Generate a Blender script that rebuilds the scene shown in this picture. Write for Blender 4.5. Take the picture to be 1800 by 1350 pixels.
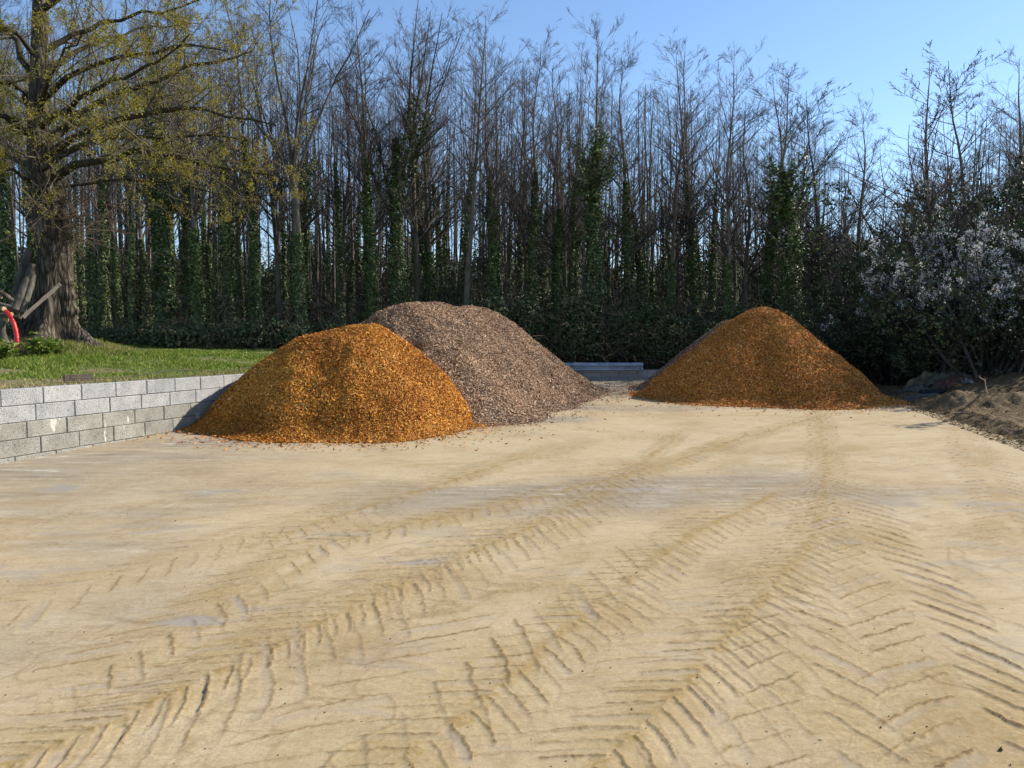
import bpy, bmesh, math, random
import numpy as np
from mathutils import Vector

for o in list(bpy.data.objects): bpy.data.objects.remove(o)
SC = bpy.context.scene
COL = SC.collection
R = math.radians

# ------------------------------------------------------------------ camera
CAM_H, F, PITCH = 1.55, 1300.0, math.atan(75/1300)
cam = bpy.data.cameras.new('camera'); cam.sensor_width = 36; cam.lens = 36*F/1800
cam.clip_start = .05; cam.clip_end = 3000
camo = bpy.data.objects.new('camera', cam); COL.objects.link(camo)
camo.location = (0, 0, CAM_H); camo.rotation_euler = (R(90)-PITCH, 0, 0)
SC.camera = camo
# ------------------------------------------------------------------ sky, sun, exposure
SUN_AZ, SUN_EL = R(71), R(35)            # azimuth clockwise from +Y (view direction)
w = bpy.data.worlds.new('World'); SC.world = w; w.use_nodes = True
nt = w.node_tree; bg = nt.nodes['Background']
sky = nt.nodes.new('ShaderNodeTexSky'); sky.sky_type = 'NISHITA'; sky.sun_disc = False
sky.sun_elevation = SUN_EL; sky.sun_rotation = SUN_AZ
sky.air_density = 1.0; sky.dust_density = 0.12; sky.ozone_density = 3.6
nt.links.new(sky.outputs[0], bg.inputs[0]); bg.inputs[1].default_value = 0.125
sl = bpy.data.lights.new('sun', 'SUN'); sl.energy = 4.7; sl.angle = R(.53); sl.color = (1, .93, .82)
so = bpy.data.objects.new('sun', sl); COL.objects.link(so)
sd = Vector((math.sin(SUN_AZ)*math.cos(SUN_EL), math.cos(SUN_AZ)*math.cos(SUN_EL), math.sin(SUN_EL)))
so.rotation_euler = (-sd).to_track_quat('-Z', 'Y').to_euler(); so.location = sd*60
SC.view_settings.view_transform = 'Standard'; SC.view_settings.look = 'None'
SC.view_settings.gamma = 1; SC.view_settings.exposure = 0.72
SC.cycles.max_bounces = 4; SC.cycles.diffuse_bounces = 2; SC.cycles.glossy_bounces = 2; SC.cycles.transmission_bounces = 3; SC.cycles.transparent_max_bounces = 4

# ------------------------------------------------------------------ numeric helpers
rng = np.random.default_rng(7)
def _hash(i, j, s):
    n = (i*374761393 + j*668265263 + s*1442695041) & 0xffffffff
    n = ((n ^ (n >> 13))*1274126177) & 0xffffffff
    return ((n ^ (n >> 16)) & 0xffff)/65535.0
def noise2(x, y, s=0):
    x = np.asarray(x, float); y = np.asarray(y, float)
    i = np.floor(x).astype(np.int64); j = np.floor(y).astype(np.int64)
    fx = x-i; fy = y-j; fx = fx*fx*(3-2*fx); fy = fy*fy*(3-2*fy)
    a = _hash(i, j, s); b = _hash(i+1, j, s); c = _hash(i, j+1, s); d = _hash(i+1, j+1, s)
    return (a*(1-fx)+b*fx)*(1-fy)+(c*(1-fx)+d*fx)*fy
def fbm(x, y, s=0, o=4):
    t = 0; a = .5
    for k in range(o):
        t = t+a*(noise2(x*2**k+17.3*k, y*2**k-9.1*k, s+k)-.5)*2; a *= .5
    return t
def sstep(a, b, x):
    t = np.clip((x-a)/(b-a), 0, 1); return t*t*(3-2*t)
def unit(v): return v/np.maximum(np.linalg.norm(v, axis=-1, keepdims=True), 1e-9)
def ray(px, py):
    cx, cy = (px-900)/F, (675-py)/F
    c, s = math.cos(PITCH), math.sin(PITCH)
    return cx, c+cy*s, -s+cy*c
def at(px, py, Y):
    d = ray(px, py); t = Y/d[1]; return np.array([d[0]*t, Y, CAM_H+d[2]*t])
SLOPE = .025
def gnd(px, py):
    d = ray(px, py); t = CAM_H/(SLOPE*d[1]-d[2]); return np.array([d[0]*t, d[1]*t, CAM_H+d[2]*t])

def mesh_np(name, V, faces, mats, parent=None, smooth=False, attrs=None, matidx=None):
    me = bpy.data.meshes.new(name)
    V = np.asarray(V, np.float32).reshape(-1, 3)
    if not isinstance(faces, list): faces = [faces]
    faces = [np.asarray(f, np.int32) for f in faces if len(f)]
    me.vertices.add(len(V)); me.vertices.foreach_set('co', V.ravel())
    tot = np.concatenate([np.full(len(f), f.shape[1], np.int32) for f in faces])
    li = np.concatenate([f.ravel() for f in faces])
    me.loops.add(len(li)); me.loops.foreach_set('vertex_index', li)
    st = np.concatenate([[0], np.cumsum(tot)[:-1]]).astype(np.int32)
    me.polygons.add(len(tot)); me.polygons.foreach_set('loop_start', st)
    try: me.polygons.foreach_set('loop_total', tot)
    except Exception: pass
    if not isinstance(mats, (list, tuple)): mats = [mats]
    for m in mats: me.materials.append(m)
    if matidx is not None: me.polygons.foreach_set('material_index', np.asarray(matidx, np.int32))
    me.polygons.foreach_set('use_smooth', np.full(len(tot), smooth))
    for k, a in (attrs or {}).items():
        a = np.asarray(a, np.float32)
        if a.ndim == 1:
            t = me.attributes.new(k, 'FLOAT', 'POINT'); t.data.foreach_set('value', a)
        else:
            t = me.attributes.new(k, 'FLOAT_COLOR', 'POINT'); t.data.foreach_set('color', a.ravel())
    me.update(calc_edges=True); me.validate()
    o = bpy.data.objects.new(name, me); COL.objects.link(o)
    if parent is not None: o.parent = parent
    return o
def empty(name, loc=(0, 0, 0), rz=0, sc=(1, 1, 1)):
    o = bpy.data.objects.new(name, None); COL.objects.link(o)
    o.location = loc; o.rotation_euler = (0, 0, rz); o.scale = sc; o.empty_display_size = .2
    return o
def tag(o, label, cat, group=None):
    o['label'] = label; o['category'] = cat
    if group: o['group'] = group
    return o
def grid_faces(nr, nc):
    i = np.arange(nr-1)[:, None]*nc+np.arange(nc-1)[None]
    return np.stack([i, i+1, i+nc+1, i+nc], -1).reshape(-1, 4)

# ---- branches: P (n,k,3), Rd (n,k)
def spawn(P, Rd, m, tr, ang, ln, k, up, wig, rr, g, taper=.3, absl=False, rmin=.003, tipshort=.6):
    n, kk, _ = P.shape
    idx = np.repeat(np.arange(n), m); N = len(idx)
    t = g.uniform(tr[0], tr[1], N); f = t*(kk-1); i = np.minimum(f.astype(int), kk-2); wt = (f-i)[:, None]
    base = P[idx, i]*(1-wt)+P[idx, i+1]*wt
    tan = unit(P[idx, i+1]-P[idx, i])
    r0 = Rd[idx, i]*(1-wt[:, 0])+Rd[idx, i+1]*wt[:, 0]
    rv = g.normal(size=(N, 3)); perp = unit(rv-(rv*tan).sum(1, keepdims=True)*tan)
    a = g.uniform(ang[0], ang[1], N)[:, None]
    d = unit(np.cos(a)*tan+np.sin(a)*perp)
    plen = np.linalg.norm(np.diff(P, axis=1), axis=2).sum(1)[idx] if not absl else 1.0
    L = plen*g.uniform(ln[0], ln[1], N)*(1-tipshort*t)
    out = np.empty((N, k, 3)); out[:, 0] = base; p = base.copy()
    for j in range(1, k):
        d = unit(d+g.normal(size=(N, 3))*wig+np.array([0, 0, up/(k-1)]))
        p = p+d*(L/(k-1))[:, None]; out[:, j] = p
    rs = np.maximum(r0*g.uniform(rr[0], rr[1], N), rmin)[:, None]
    rad = rs*np.linspace(1, taper, k)[None]
    return out, rad
def tubes(sets):
    """sets: list of (P,R,sides) -> V,F"""
    Vs, Fs, off = [], [], 0
    for P, Rd, s in sets:
        n, k, _ = P.shape
        T = np.empty_like(P); T[:, 1:-1] = P[:, 2:]-P[:, :-2]; T[:, 0] = P[:, 1]-P[:, 0]; T[:, -1] = P[:, -1]-P[:, -2]
        T = unit(T)
        ref = np.where(np.abs(T[..., 2:3]) > .9, np.array([1., 0, 0]), np.array([0, 0, 1.]))
        u = unit(np.cross(T, ref)); v = np.cross(T, u)
        a = np.arange(s)*2*math.pi/s
        V = P[:, :, None]+Rd[:, :, None, None]*(np.cos(a)[None, None, :, None]*u[:, :, None]+np.sin(a)[None, None, :, None]*v[:, :, None])
        b = (np.arange(n)*k*s)[:, None, None]+(np.arange(k-1)*s)[None, :, None]
        j = np.arange(s)[None, None]; j2 = (j+1) % s
        Fq = np.stack([b+j, b+j2, b+s+j2, b+s+j], -1).reshape(-1, 4)+off
        Vs.append(V.reshape(-1, 3)); Fs.append(Fq); off += n*k*s
    return np.concatenate(Vs), np.concatenate(Fs)
def leaves(C, N, size, g, asp=.7, fold=.15):
    """diamond leaves, two triangles each with a fold"""
    n = len(C); N = unit(N)
    rv = g.normal(size=(n, 3)); a = unit(rv-(rv*N).sum(1, keepdims=True)*N); b = np.cross(N, a)
    s = np.asarray(size).reshape(-1, 1)*np.ones((n, 1))
    V = np.stack([C-a*s*.5, C+b*s*asp*.5+N*s*fold, C+a*s*.5, C-b*s*asp*.5+N*s*fold], 1)
    i = np.arange(n)[:, None]*4
    Fq = np.concatenate([i+np.array([[0, 1, 2]]), i+np.array([[0, 2, 3]])])
    return V.reshape(-1, 3), Fq
def along(P, n, g, t0=0., t1=1.):
    i = g.integers(0, len(P), n); f = g.uniform(t0, t1, n)*(P.shape[1]-1.001); j = f.astype(int); wt = (f-j)[:, None]
    return P[i, j]*(1-wt)+P[i, j+1]*wt

# ------------------------------------------------------------------ materials
def mat(name, rough=.9, spec=.25):
    m = bpy.data.materials.new(name); m.use_nodes = True
    b = m.node_tree.nodes['Principled BSDF']; b.inputs['Roughness'].default_value = rough
    b.inputs['Specular IOR Level'].default_value = spec
    return m, m.node_tree, b
def N(nt, t, **k):
    n = nt.nodes.new(t)
    for a, v in k.items():
        if a.startswith('i_'):
            key = a[2:]; key = int(key) if key.isdigit() else key.replace('_', ' ')
            n.inputs[key].default_value = v
        else: setattr(n, a, v)
    return n
def ramp(nt, stops, src, interp='LINEAR'):
    r = nt.nodes.new('ShaderNodeValToRGB'); e = r.color_ramp.elements; r.color_ramp.interpolation = interp
    while len(e) < len(stops): e.new(.5)
    for q, (p, c) in zip(e, stops): q.position = p; q.color = (*c, 1) if len(c) == 3 else c
    nt.links.new(src, r.inputs[0]); return r
def mix(nt, a, b, fac, mode='MIX'):
    m = nt.nodes.new('ShaderNodeMix'); m.data_type = 'RGBA'; m.blend_type = mode
    for s, v in ((6, a), (7, b), (0, fac)):
        if isinstance(v, (int, float)): m.inputs[s].default_value = v
        elif isinstance(v, tuple): m.inputs[s].default_value = (*v, 1)
        else: nt.links.new(v, m.inputs[s])
    return m.outputs[2]
def bump(nt, b, h, st, dist=.02):
    n = nt.nodes.new('ShaderNodeBump'); n.inputs['Strength'].default_value = st; n.inputs['Distance'].default_value = dist
    nt.links.new(h, n.inputs['Height']); nt.links.new(n.outputs[0], b.inputs['Normal'])
def noise_mat(name, stops, scale=8, rough=.9, spec=.2, bscale=None, bst=.3, coord='Object', stretch=(1, 1, 1), rnd=0, bdist=.02):
    m, nt, b = mat(name, rough, spec)
    tc = N(nt, 'ShaderNodeTexCoord'); mp = N(nt, 'ShaderNodeMapping'); mp.inputs['Scale'].default_value = stretch
    nt.links.new(tc.outputs[coord], mp.inputs[0])
    n = N(nt, 'ShaderNodeTexNoise', i_Scale=scale, i_Detail=6.0, i_Roughness=.65); nt.links.new(mp.outputs[0], n.inputs[0])
    c = ramp(nt, stops, n.outputs[0]).outputs[0]
    if rnd:
        oi = N(nt, 'ShaderNodeObjectInfo'); hs = N(nt, 'ShaderNodeHueSaturation')
        mr = N(nt, 'ShaderNodeMapRange'); mr.inputs[3].default_value = 1-rnd; mr.inputs[4].default_value = 1+rnd
        nt.links.new(oi.outputs['Random'], mr.inputs[0]); nt.links.new(mr.outputs[0], hs.inputs['Value']); nt.links.new(c, hs.inputs['Color']); c = hs.outputs[0]
    nt.links.new(c, b.inputs['Base Color'])
    if bscale:
        n2 = N(nt, 'ShaderNodeTexNoise', i_Scale=bscale, i_Detail=5.0); nt.links.new(mp.outputs[0], n2.inputs[0])
        bump(nt, b, n2.outputs[0], bst, bdist)
    return m
def island_mat(name, stops, rough=.8, spec=.3, trans=0, tcol=None):
    """colour varies from piece to piece"""
    m, nt, b = mat(name, rough, spec)
    gm = N(nt, 'ShaderNodeNewGeometry')
    c = ramp(nt, stops, gm.outputs['Random Per Island']).outputs[0]
    nt.links.new(c, b.inputs['Base Color'])
    if trans:
        tr = N(nt, 'ShaderNodeBsdfTranslucent'); ms = N(nt, 'ShaderNodeMixShader'); ms.inputs[0].default_value = trans
        tr.inputs[0].default_value = (*tcol, 1)
        nt.links.new(b.outputs[0], ms.inputs[1]); nt.links.new(tr.outputs[0], ms.inputs[2])
        nt.links.new(ms.outputs[0], nt.nodes['Material Output'].inputs[0])
    return m

M = {}
M['bark'] = noise_mat('bark', [(.3, (.06, .05, .036)), (.55, (.145, .124, .092)), (.75, (.24, .213, .16))], 9, bscale=22, bst=.8, stretch=(1, 1, .25), rnd=.25)
M['twig'] = noise_mat('twig', [(.3, (.05, .043, .037)), (.7, (.135, .115, .10))], 3, rnd=.25, rough=.75)
M['twig_red'] = noise_mat('twig_red', [(.3, (.055, .041, .037)), (.7, (.14, .11, .097))], 3, rnd=.2, rough=.75)
M['ivy'] = island_mat('ivy', [(0, (.026, .046, .013)), (.5, (.08, .125, .032)), (.85, (.155, .21, .06)), (1, (.30, .35, .15))], .52, .4, .12, (.08, .16, .02))  # palest leaf tones paint in sunlit speckles on the ivy
M['bramble'] = island_mat('bramble', [(0, (.026, .038, .015)), (.5, (.06, .085, .027)), (.8, (.08, .11, .034)), (.93, (.13, .15, .06)), (1, (.15, .10, .06))], .6, .3, 0, (.05, .1, .02))
M['cane'] = noise_mat('cane', [(.3, (.08, .055, .042)), (.7, (.2, .145, .115))], 5, rnd=.2)
M['blossom'] = island_mat('blossom', [(0, (.45, .45, .45)), (1, (.78, .78, .76))], .7, .2, .25, (.8, .8, .78))
M['oakleaf'] = island_mat('oakleaf', [(0, (.115, .09, .011)), (.5, (.20, .165, .018)), (1, (.31, .27, .035))], .6, .3, .3, (.45, .38, .03))
M['grass'] = island_mat('grass', [(0, (.065, .10, .015)), (.45, (.15, .21, .022)), (.8, (.25, .29, .036)), (1, (.40, .34, .12))], .6, .3, .25, (.16, .28, .03))
M['drygrass'] = island_mat('drygrass', [(0, (.20, .15, .06)), (1, (.4, .33, .16))], .8, .2)
M['steel'] = noise_mat('galvanised_steel', [(.3, (.22, .28, .36)), (.7, (.45, .52, .6))], 4, rough=.45, spec=.6, bscale=30, bst=.1)
M['cutwood'] = noise_mat('cut_wood', [(.3, (.38, .24, .11)), (.7, (.6, .43, .23))], 12)
M['log'] = noise_mat('log_bark', [(.3, (.045, .038, .03)), (.7, (.19, .165, .13))], 10, bscale=25, bst=.7, stretch=(1, 1, .25), rnd=.35)
M['plank'] = noise_mat('weathered_plank', [(.3, (.13, .10, .075)), (.7, (.3, .25, .19))], 6, bscale=30, bst=.4, stretch=(4, 4, .5), rnd=.2)
M['red'] = noise_mat('red_plastic', [(.3, (.55, .012, .015)), (.7, (.7, .025, .02))], 5, rough=.4, spec=.5)
M['wire'] = noise_mat('rusty_wire', [(.3, (.06, .045, .035)), (.7, (.13, .1, .08))], 20)
M['mortar'] = noise_mat('mortar', [(.3, (.09, .087, .08)), (.7, (.18, .175, .155))], 20)

# oak bark
def oak_bark():
    m, nt, b = mat('oak_bark', .9, .2)
    tc = N(nt, 'ShaderNodeTexCoord'); mp = N(nt, 'ShaderNodeMapping'); mp.inputs['Scale'].default_value = (9, 9, 1.6)
    nt.links.new(tc.outputs['Object'], mp.inputs[0])
    n0 = N(nt, 'ShaderNodeTexNoise', i_Scale=1.2, i_Detail=3.0); nt.links.new(mp.outputs[0], n0.inputs[0])
    ad = N(nt, 'ShaderNodeMixRGB', blend_type='ADD'); ad.inputs[0].default_value = .9
    nt.links.new(mp.outputs[0], ad.inputs[1]); nt.links.new(n0.outputs['Color'], ad.inputs[2])
    v = N(nt, 'ShaderNodeTexVoronoi', feature='DISTANCE_TO_EDGE', i_Scale=1.6); nt.links.new(ad.outputs[0], v.inputs[0])
    n1 = N(nt, 'ShaderNodeTexNoise', i_Scale=3.0, i_Detail=6.0); nt.links.new(tc.outputs['Object'], n1.inputs[0])
    c1 = ramp(nt, [(0, (.022, .018, .013)), (.12, (.085, .069, .052)), (.4, (.19, .158, .122))], v.outputs[0]).outputs[0]
    c2 = ramp(nt, [(.35, (.62, .58, .5)), (.7, (1, 1, 1))], n1.outputs[0]).outputs[0]
    nt.links.new(mix(nt, c1, c2, 1., 'MULTIPLY'), b.inputs['Base Color'])
    bump(nt, b, v.outputs[0], .9, .04)
    return m
M['oakbark'] = oak_bark()
M['oaklimb'] = noise_mat('oak_limb_bark', [(.3, (.025, .02, .013)), (.6, (.055, .046, .028)), (.8, (.095, .085, .042))], 6, bscale=18, bst=.6)
M['oaktwig'] = noise_mat('oak_twig', [(.3, (.07, .058, .035)), (.7, (.17, .14, .085))], 4)
M['burr'] = noise_mat('burr_twig', [(.3, (.09, .062, .042)), (.7, (.22, .16, .11))], 6)

def block_mat(name, lo, mid, hi, stain):
    m, nt, b = mat(name, .92, .15)
    tc = N(nt, 'ShaderNodeTexCoord'); gm = N(nt, 'ShaderNodeNewGeometry'); P = gm.outputs['Position']
    n = N(nt, 'ShaderNodeTexNoise', i_Scale=4.0, i_Detail=5.0); nt.links.new(P, n.inputs[0])
    c = ramp(nt, [(.3, lo), (.5, mid), (.72, hi)], n.outputs[0]).outputs[0]
    pit = N(nt, 'ShaderNodeTexVoronoi', i_Scale=75.0); nt.links.new(P, pit.inputs[0])
    pn = N(nt, 'ShaderNodeTexNoise', i_Scale=95.0, i_Detail=3.0); nt.links.new(P, pn.inputs[0])
    pm = ramp(nt, [(.39, (0, 0, 0)), (.48, (1, 1, 1))], pn.outputs[0])
    c = mix(nt, mix(nt, c, (.44, .43, .42), 1., 'MULTIPLY'), c, pm.outputs[0])
    oi = N(nt, 'ShaderNodeObjectInfo'); r = ramp(nt, [(0, (.92, .92, .91)), (1, (1.05, 1.04, 1.02))], oi.outputs['Random'])
    c = mix(nt, c, r.outputs[0], 1., 'MULTIPLY')
    if stain:      # lime runs: tall narrow pale streaks
        mp = N(nt, 'ShaderNodeMapping'); mp.inputs['Scale'].default_value = (1.1, 1.1, .55); nt.links.new(P, mp.inputs[0])
        s1 = N(nt, 'ShaderNodeTexNoise', i_Scale=5.5, i_Detail=4.0); nt.links.new(mp.outputs[0], s1.inputs[0])
        sm = ramp(nt, [(.645, (0, 0, 0)), (.69, (.8, .8, .8))], s1.outputs[0])
        c = mix(nt, c, (.62, .58, .5), sm.outputs[0])
    nt.links.new(c, b.inputs['Base Color'])
    bump(nt, b, pm.outputs[0], .5, .006)
    return m
M['block'] = block_mat('concrete_block', (.28, .28, .275), (.36, .358, .35), (.425, .42, .41), False)
M['block_low'] = block_mat('stained_concrete_block', (.22, .208, .175), (.295, .28, .24), (.345, .332, .295), True)
M['block_far'] = block_mat('far_concrete_block', (.34, .335, .32), (.4, .395, .38), (.46, .455, .44), False)

# ------------------------------------------------------------------ terrain
def wallX(y): return -5.6+.3155*(np.clip(y, -12, 20.2)-8.09)
def edgeX(y): return 6.35+.2225*(y-9.18)
OAK = at(92, 603, 14.0)
def bankz(x, y):
    d = wallX(y)-x
    z = 1.0+.03*np.clip(d-.4, 0, 15)+.018*np.clip(y-9, 0, 14)*sstep(0, 3, d)
    z = z+(.05*fbm(x*.9, y*.9, 3)+.05*fbm(x*.35, y*.35, 13))*sstep(0, .8, d)
    r2 = (x-OAK[0])**2+(y-OAK[1])**2
    z = z+.38*np.exp(-r2/2/1.0**2)
    return z
def terr(x, y):
    x = np.asarray(x, float); y = np.asarray(y, float)
    slab = SLOPE*np.clip(y, -20, 20)-.04
    back = .74+.03*np.clip(y-20.3, 0, 30)+.08*fbm(x*.4, y*.4, 8)
    bz = bankz(x, y)
    e = x-edgeX(y)
    right = slab+.30*sstep(.45, 1.6, e)+.04*np.clip(e-1, 0, 12)*sstep(8, 14, y)
    z = np.where(wallX(y)-.08-x > 0, bz, np.where(e > .3, right, slab))
    zb = np.where(wallX(y)-.08-x > -1, bz*1.0, back)
    bl = sstep(wallX(20.)-1, wallX(20.)+3, x)
    zb = bz*(1-bl)+np.maximum(back, np.where(e > 1, right, 0))*bl
    return np.where(y > 20.22, zb, z)
cs = np.unique(np.concatenate([-np.geomspace(30, 900, 14), np.arange(-30, -.4, .25), [-.2, -.12, -.06], np.arange(.3, 30, .5), np.geomspace(30, 900, 14)]))
ys = np.unique(np.concatenate([-np.geomspace(14, 600, 8), np.arange(-13, 3, 1.), np.arange(3, 20, .4), [20.19, 20.26], np.arange(20.6, 40, .5), np.geomspace(40, 1200, 22)]))
CC, YY = np.meshgrid(cs, ys); XX = CC+wallX(YY)
ZZ = terr(XX, YY)
def ground_mat():
    m, nt, b = mat('grassy_soil', .95, .15)
    gm = N(nt, 'ShaderNodeNewGeometry'); P = gm.outputs['Position']
    n = N(nt, 'ShaderNodeTexNoise', i_Scale=.7, i_Detail=6.0); nt.links.new(P, n.inputs[0])
    n2 = N(nt, 'ShaderNodeTexNoise', i_Scale=9.0, i_Detail=6.0); nt.links.new(P, n2.inputs[0])
    g = ramp(nt, [(.3, (.05, .075, .015)), (.7, (.11, .135, .03))], n2.outputs[0]).outputs[0]
    s = ramp(nt, [(.3, (.12, .085, .05)), (.7, (.25, .185, .11))], n2.outputs[0]).outputs[0]
    a = N(nt, 'ShaderNodeAttribute', attribute_name='soil')
    nt.links.new(mix(nt, g, s, a.outputs['Fac']), b.inputs['Base Color'])
    bump(nt, b, n2.outputs[0], .7, .04)
    return m
wood = sstep(19.5, 21.5, YY+(.5*fbm(XX*.5, YY*.5, 21)))
worn = sstep(.0, .25, fbm(XX*.35, YY*1.1, 31)-.02)*.8
soil = np.clip(np.maximum(wood, np.maximum(worn, sstep(wallX(YY)+.05, wallX(YY)+.1, XX))), 0, 1)
g = mesh_np('ground', np.stack([XX, YY, ZZ], -1), grid_faces(len(ys), len(cs)), ground_mat(), smooth=True, attrs={'soil': soil.ravel()})
g['kind'] = 'structure'

# ------------------------------------------------------------------ slab with tyre marks
def curve_y(pts):
    g = np.array([gnd(*p)[:2] for p in pts]); g = g[np.argsort(g[:, 1])]
    return g
def track_uv(g, x, y):
    yy = np.linspace(g[0, 1]-2, g[-1, 1]+3, 400)
    xx = np.interp(yy, g[:, 1], g[:, 0])
    lo = yy < g[0, 1]; s0 = (g[1, 0]-g[0, 0])/(g[1, 1]-g[0, 1]); xx[lo] = g[0, 0]+(yy[lo]-g[0, 1])*s0
    hi = yy > g[-1, 1]; s1 = (g[-1, 0]-g[-2, 0])/(g[-1, 1]-g[-2, 1]); xx[hi] = g[-1, 0]+(yy[hi]-g[-1, 1])*s1
    ker = np.hanning(41); ker /= ker.sum(); xx = np.convolve(np.pad(xx, 20, mode='edge'), ker, 'valid')
    sl = np.gradient(xx, yy); al = np.concatenate([[0], np.cumsum(np.hypot(np.diff(xx), np.diff(yy)))])
    cx = np.interp(y, yy, xx); s = np.interp(y, yy, sl); th = np.arctan(s)
    v = (x-cx)*np.cos(th); u = np.interp(y, yy, al)+(x-cx)*np.sin(th)
    return u, v
def lug_track(x, y, g, w, p, k, amp, seed, off=0., yr=(0, 30), patch=.0, fine=False):
    """returns height (m), loose dirt, bare concrete, thin dark lines"""
    u, v = track_uv(g, x, y)
    u = u+.04*fbm(x*1.3, y*1.3, seed)+.012*fbm(x*6, y*6, seed+7, 2)+.007*fbm(x*19, y*19, seed+9, 2); v = v+.035*fbm(x*2.6, y*2.6, seed+5)
    a = np.abs(v); sv = (v > 0).astype(np.int64)
    cell = (u+a*k*(1+.3*a/w))/p+np.where(v > 0, 0, .5)+off; n = np.floor(cell).astype(np.int64); d = cell-n-.5
    rl = _hash(n, sv, seed); r2 = _hash(n, sv, seed+1); r3 = _hash(n, sv, seed+2)      # every lug prints differently
    d = d+(r2-.5)*.12+(r3-.5)*.2*(a/w-.5)+.10*(noise2(v*38+n*3, u*12, seed+21)-.5)+.06*(noise2(v*90+n*3, u*30, seed+22)-.5)
    win = sstep(yr[0]-.3, yr[0]+.3, y)*sstep(yr[1]+1, yr[1]-1, y)
    ends = sstep(w*(1.12-.3*r3), w*(.98-.3*r3), a)*(sstep(.005, .04, a-.03*r2) if not fine else 1)
    msk = ends*win*(.62+.38*rl)
    if patch: msk = msk*(.25+.75*sstep(patch-.15, patch+.15, fbm(x*.9, y*.9, seed+40, 3)+.3))
    fr = noise2(v*55+n*7, u*7, seed+3)                                                  # feathered sand fringe
    line = np.exp(-(d/.045)**2)*sstep(.05, .4, noise2(u*13, v*13, seed+8)+.25*rl)
    acc = np.where(d > 0, np.exp(-np.maximum(d, 0)/(.10+.16*fr)), np.exp(-(d/.05)**2))*(.35+.9*fr)
    bar = sstep(-.42, -.34, d)*sstep(-.04, -.12, d)
    band = sstep(w*1.15, w*.5, a)*win*(.40+.5*fbm(x*2.3, y*2.3, seed+30))*sstep(.2, .7, noise2(u*2.2, v*9, seed+31)+.25)
    if fine: band = np.maximum(band, 1.0*np.exp(-((v+.03*fbm(x*5, y*5, seed+35))/.06)**2)*win*(.3+noise2(u*14, v*14, seed+32)))
    h = amp*.24*msk*(-.5*bar+.9*line+.6*acc)+.003*np.clip(band, 0, 1)*noise2(u*20, v*20, seed+33)
    return h, np.clip(np.maximum(msk*acc, np.clip(band, 0, .9)), 0, 1), np.clip(msk*bar*np.maximum(r2-.55, 0)*1.5*(.3+noise2(u*5, v*14, seed+4)), 0, .6), np.clip(msk*line*(.6+.6*r3), 0, 1)
T1 = [(1440, 735), (1452, 800), (1450, 850), (1440, 930), (1390, 1000), (1300, 1100), (1180, 1230), (1090, 1310)]
T2 = [(1172, 780), (1100, 840), (950, 920), (800, 985), (640, 1060), (450, 1150), (220, 1270), (50, 1335)]
TR = [
    # pts, half width, pitch, slope, amp, seed, fine, range, patch
    (T1, .25, .12, .65, .018, 11, True, (0, 14), 0),
    (T1, .55, .19, .75, .013, 12, False, (0, 7.5), 0),
    ([(1440, 800), (1455, 850), (1510, 930), (1600, 1060), (1680, 1200), (1760, 1340)], .38, .20, .85, .021, 13, False, (0, 7.0), 0),
    (T2, .20, .11, .8, .018, 14, True, (0, 10.5), 0),
    (T2, .48, .18, .7, .012, 15, False, (0, 8), 0),
    ([(1395, 745), (1290, 775), (1180, 815), (900, 885), (760, 915), (560, 960)], .26, .16, .5, .012, 16, True, (5.0, 13), 0),
    ([(1230, 755), (1060, 770), (860, 820), (640, 885), (400, 950), (120, 1040)], .30, .19, .8, .009, 17, False, (3.5, 10), .05),
    ([(1300, 900), (1180, 960), (1080, 1040), (980, 1120), (850, 1230), (700, 1340)], .28, .13, .6, .012, 18, True, (0, 7.0), 0),
    ([(1010, 1010), (900, 1090), (760, 1200), (560, 1345)], .42, .24, .9, .012, 28, False, (0, 5.0), .05),
    ([(1700, 780), (1745, 850), (1790, 950)], .30, .2, .8, .010, 19, False, (5, 10.5), 0),
    ([(480, 1000), (330, 1090), (150, 1190)], .28, .19, .8, .010, 20, False, (3, 5.8), 0),
    ([(1330, 765), (1250, 850), (1180, 960), (1130, 1040), (1020, 1180)], .22, .17, .7, .010, 25, False, (3.5, 10), .05),
    ([(1390, 960), (1340, 1020), (1400, 1120), (1430, 1230), (1440, 1345)], .34, .22, .8, .014, 29, False, (0, 4.9), 0),
    ([(700, 1010), (520, 1090), (330, 1190), (90, 1320)], .26, .2, .8, .010, 30, False, (2.6, 5.4), .05),
    ([(930, 800), (780, 850), (600, 905), (420, 970)], .2, .17, .6, .008, 26, True, (5, 9), .05),
]
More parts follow.
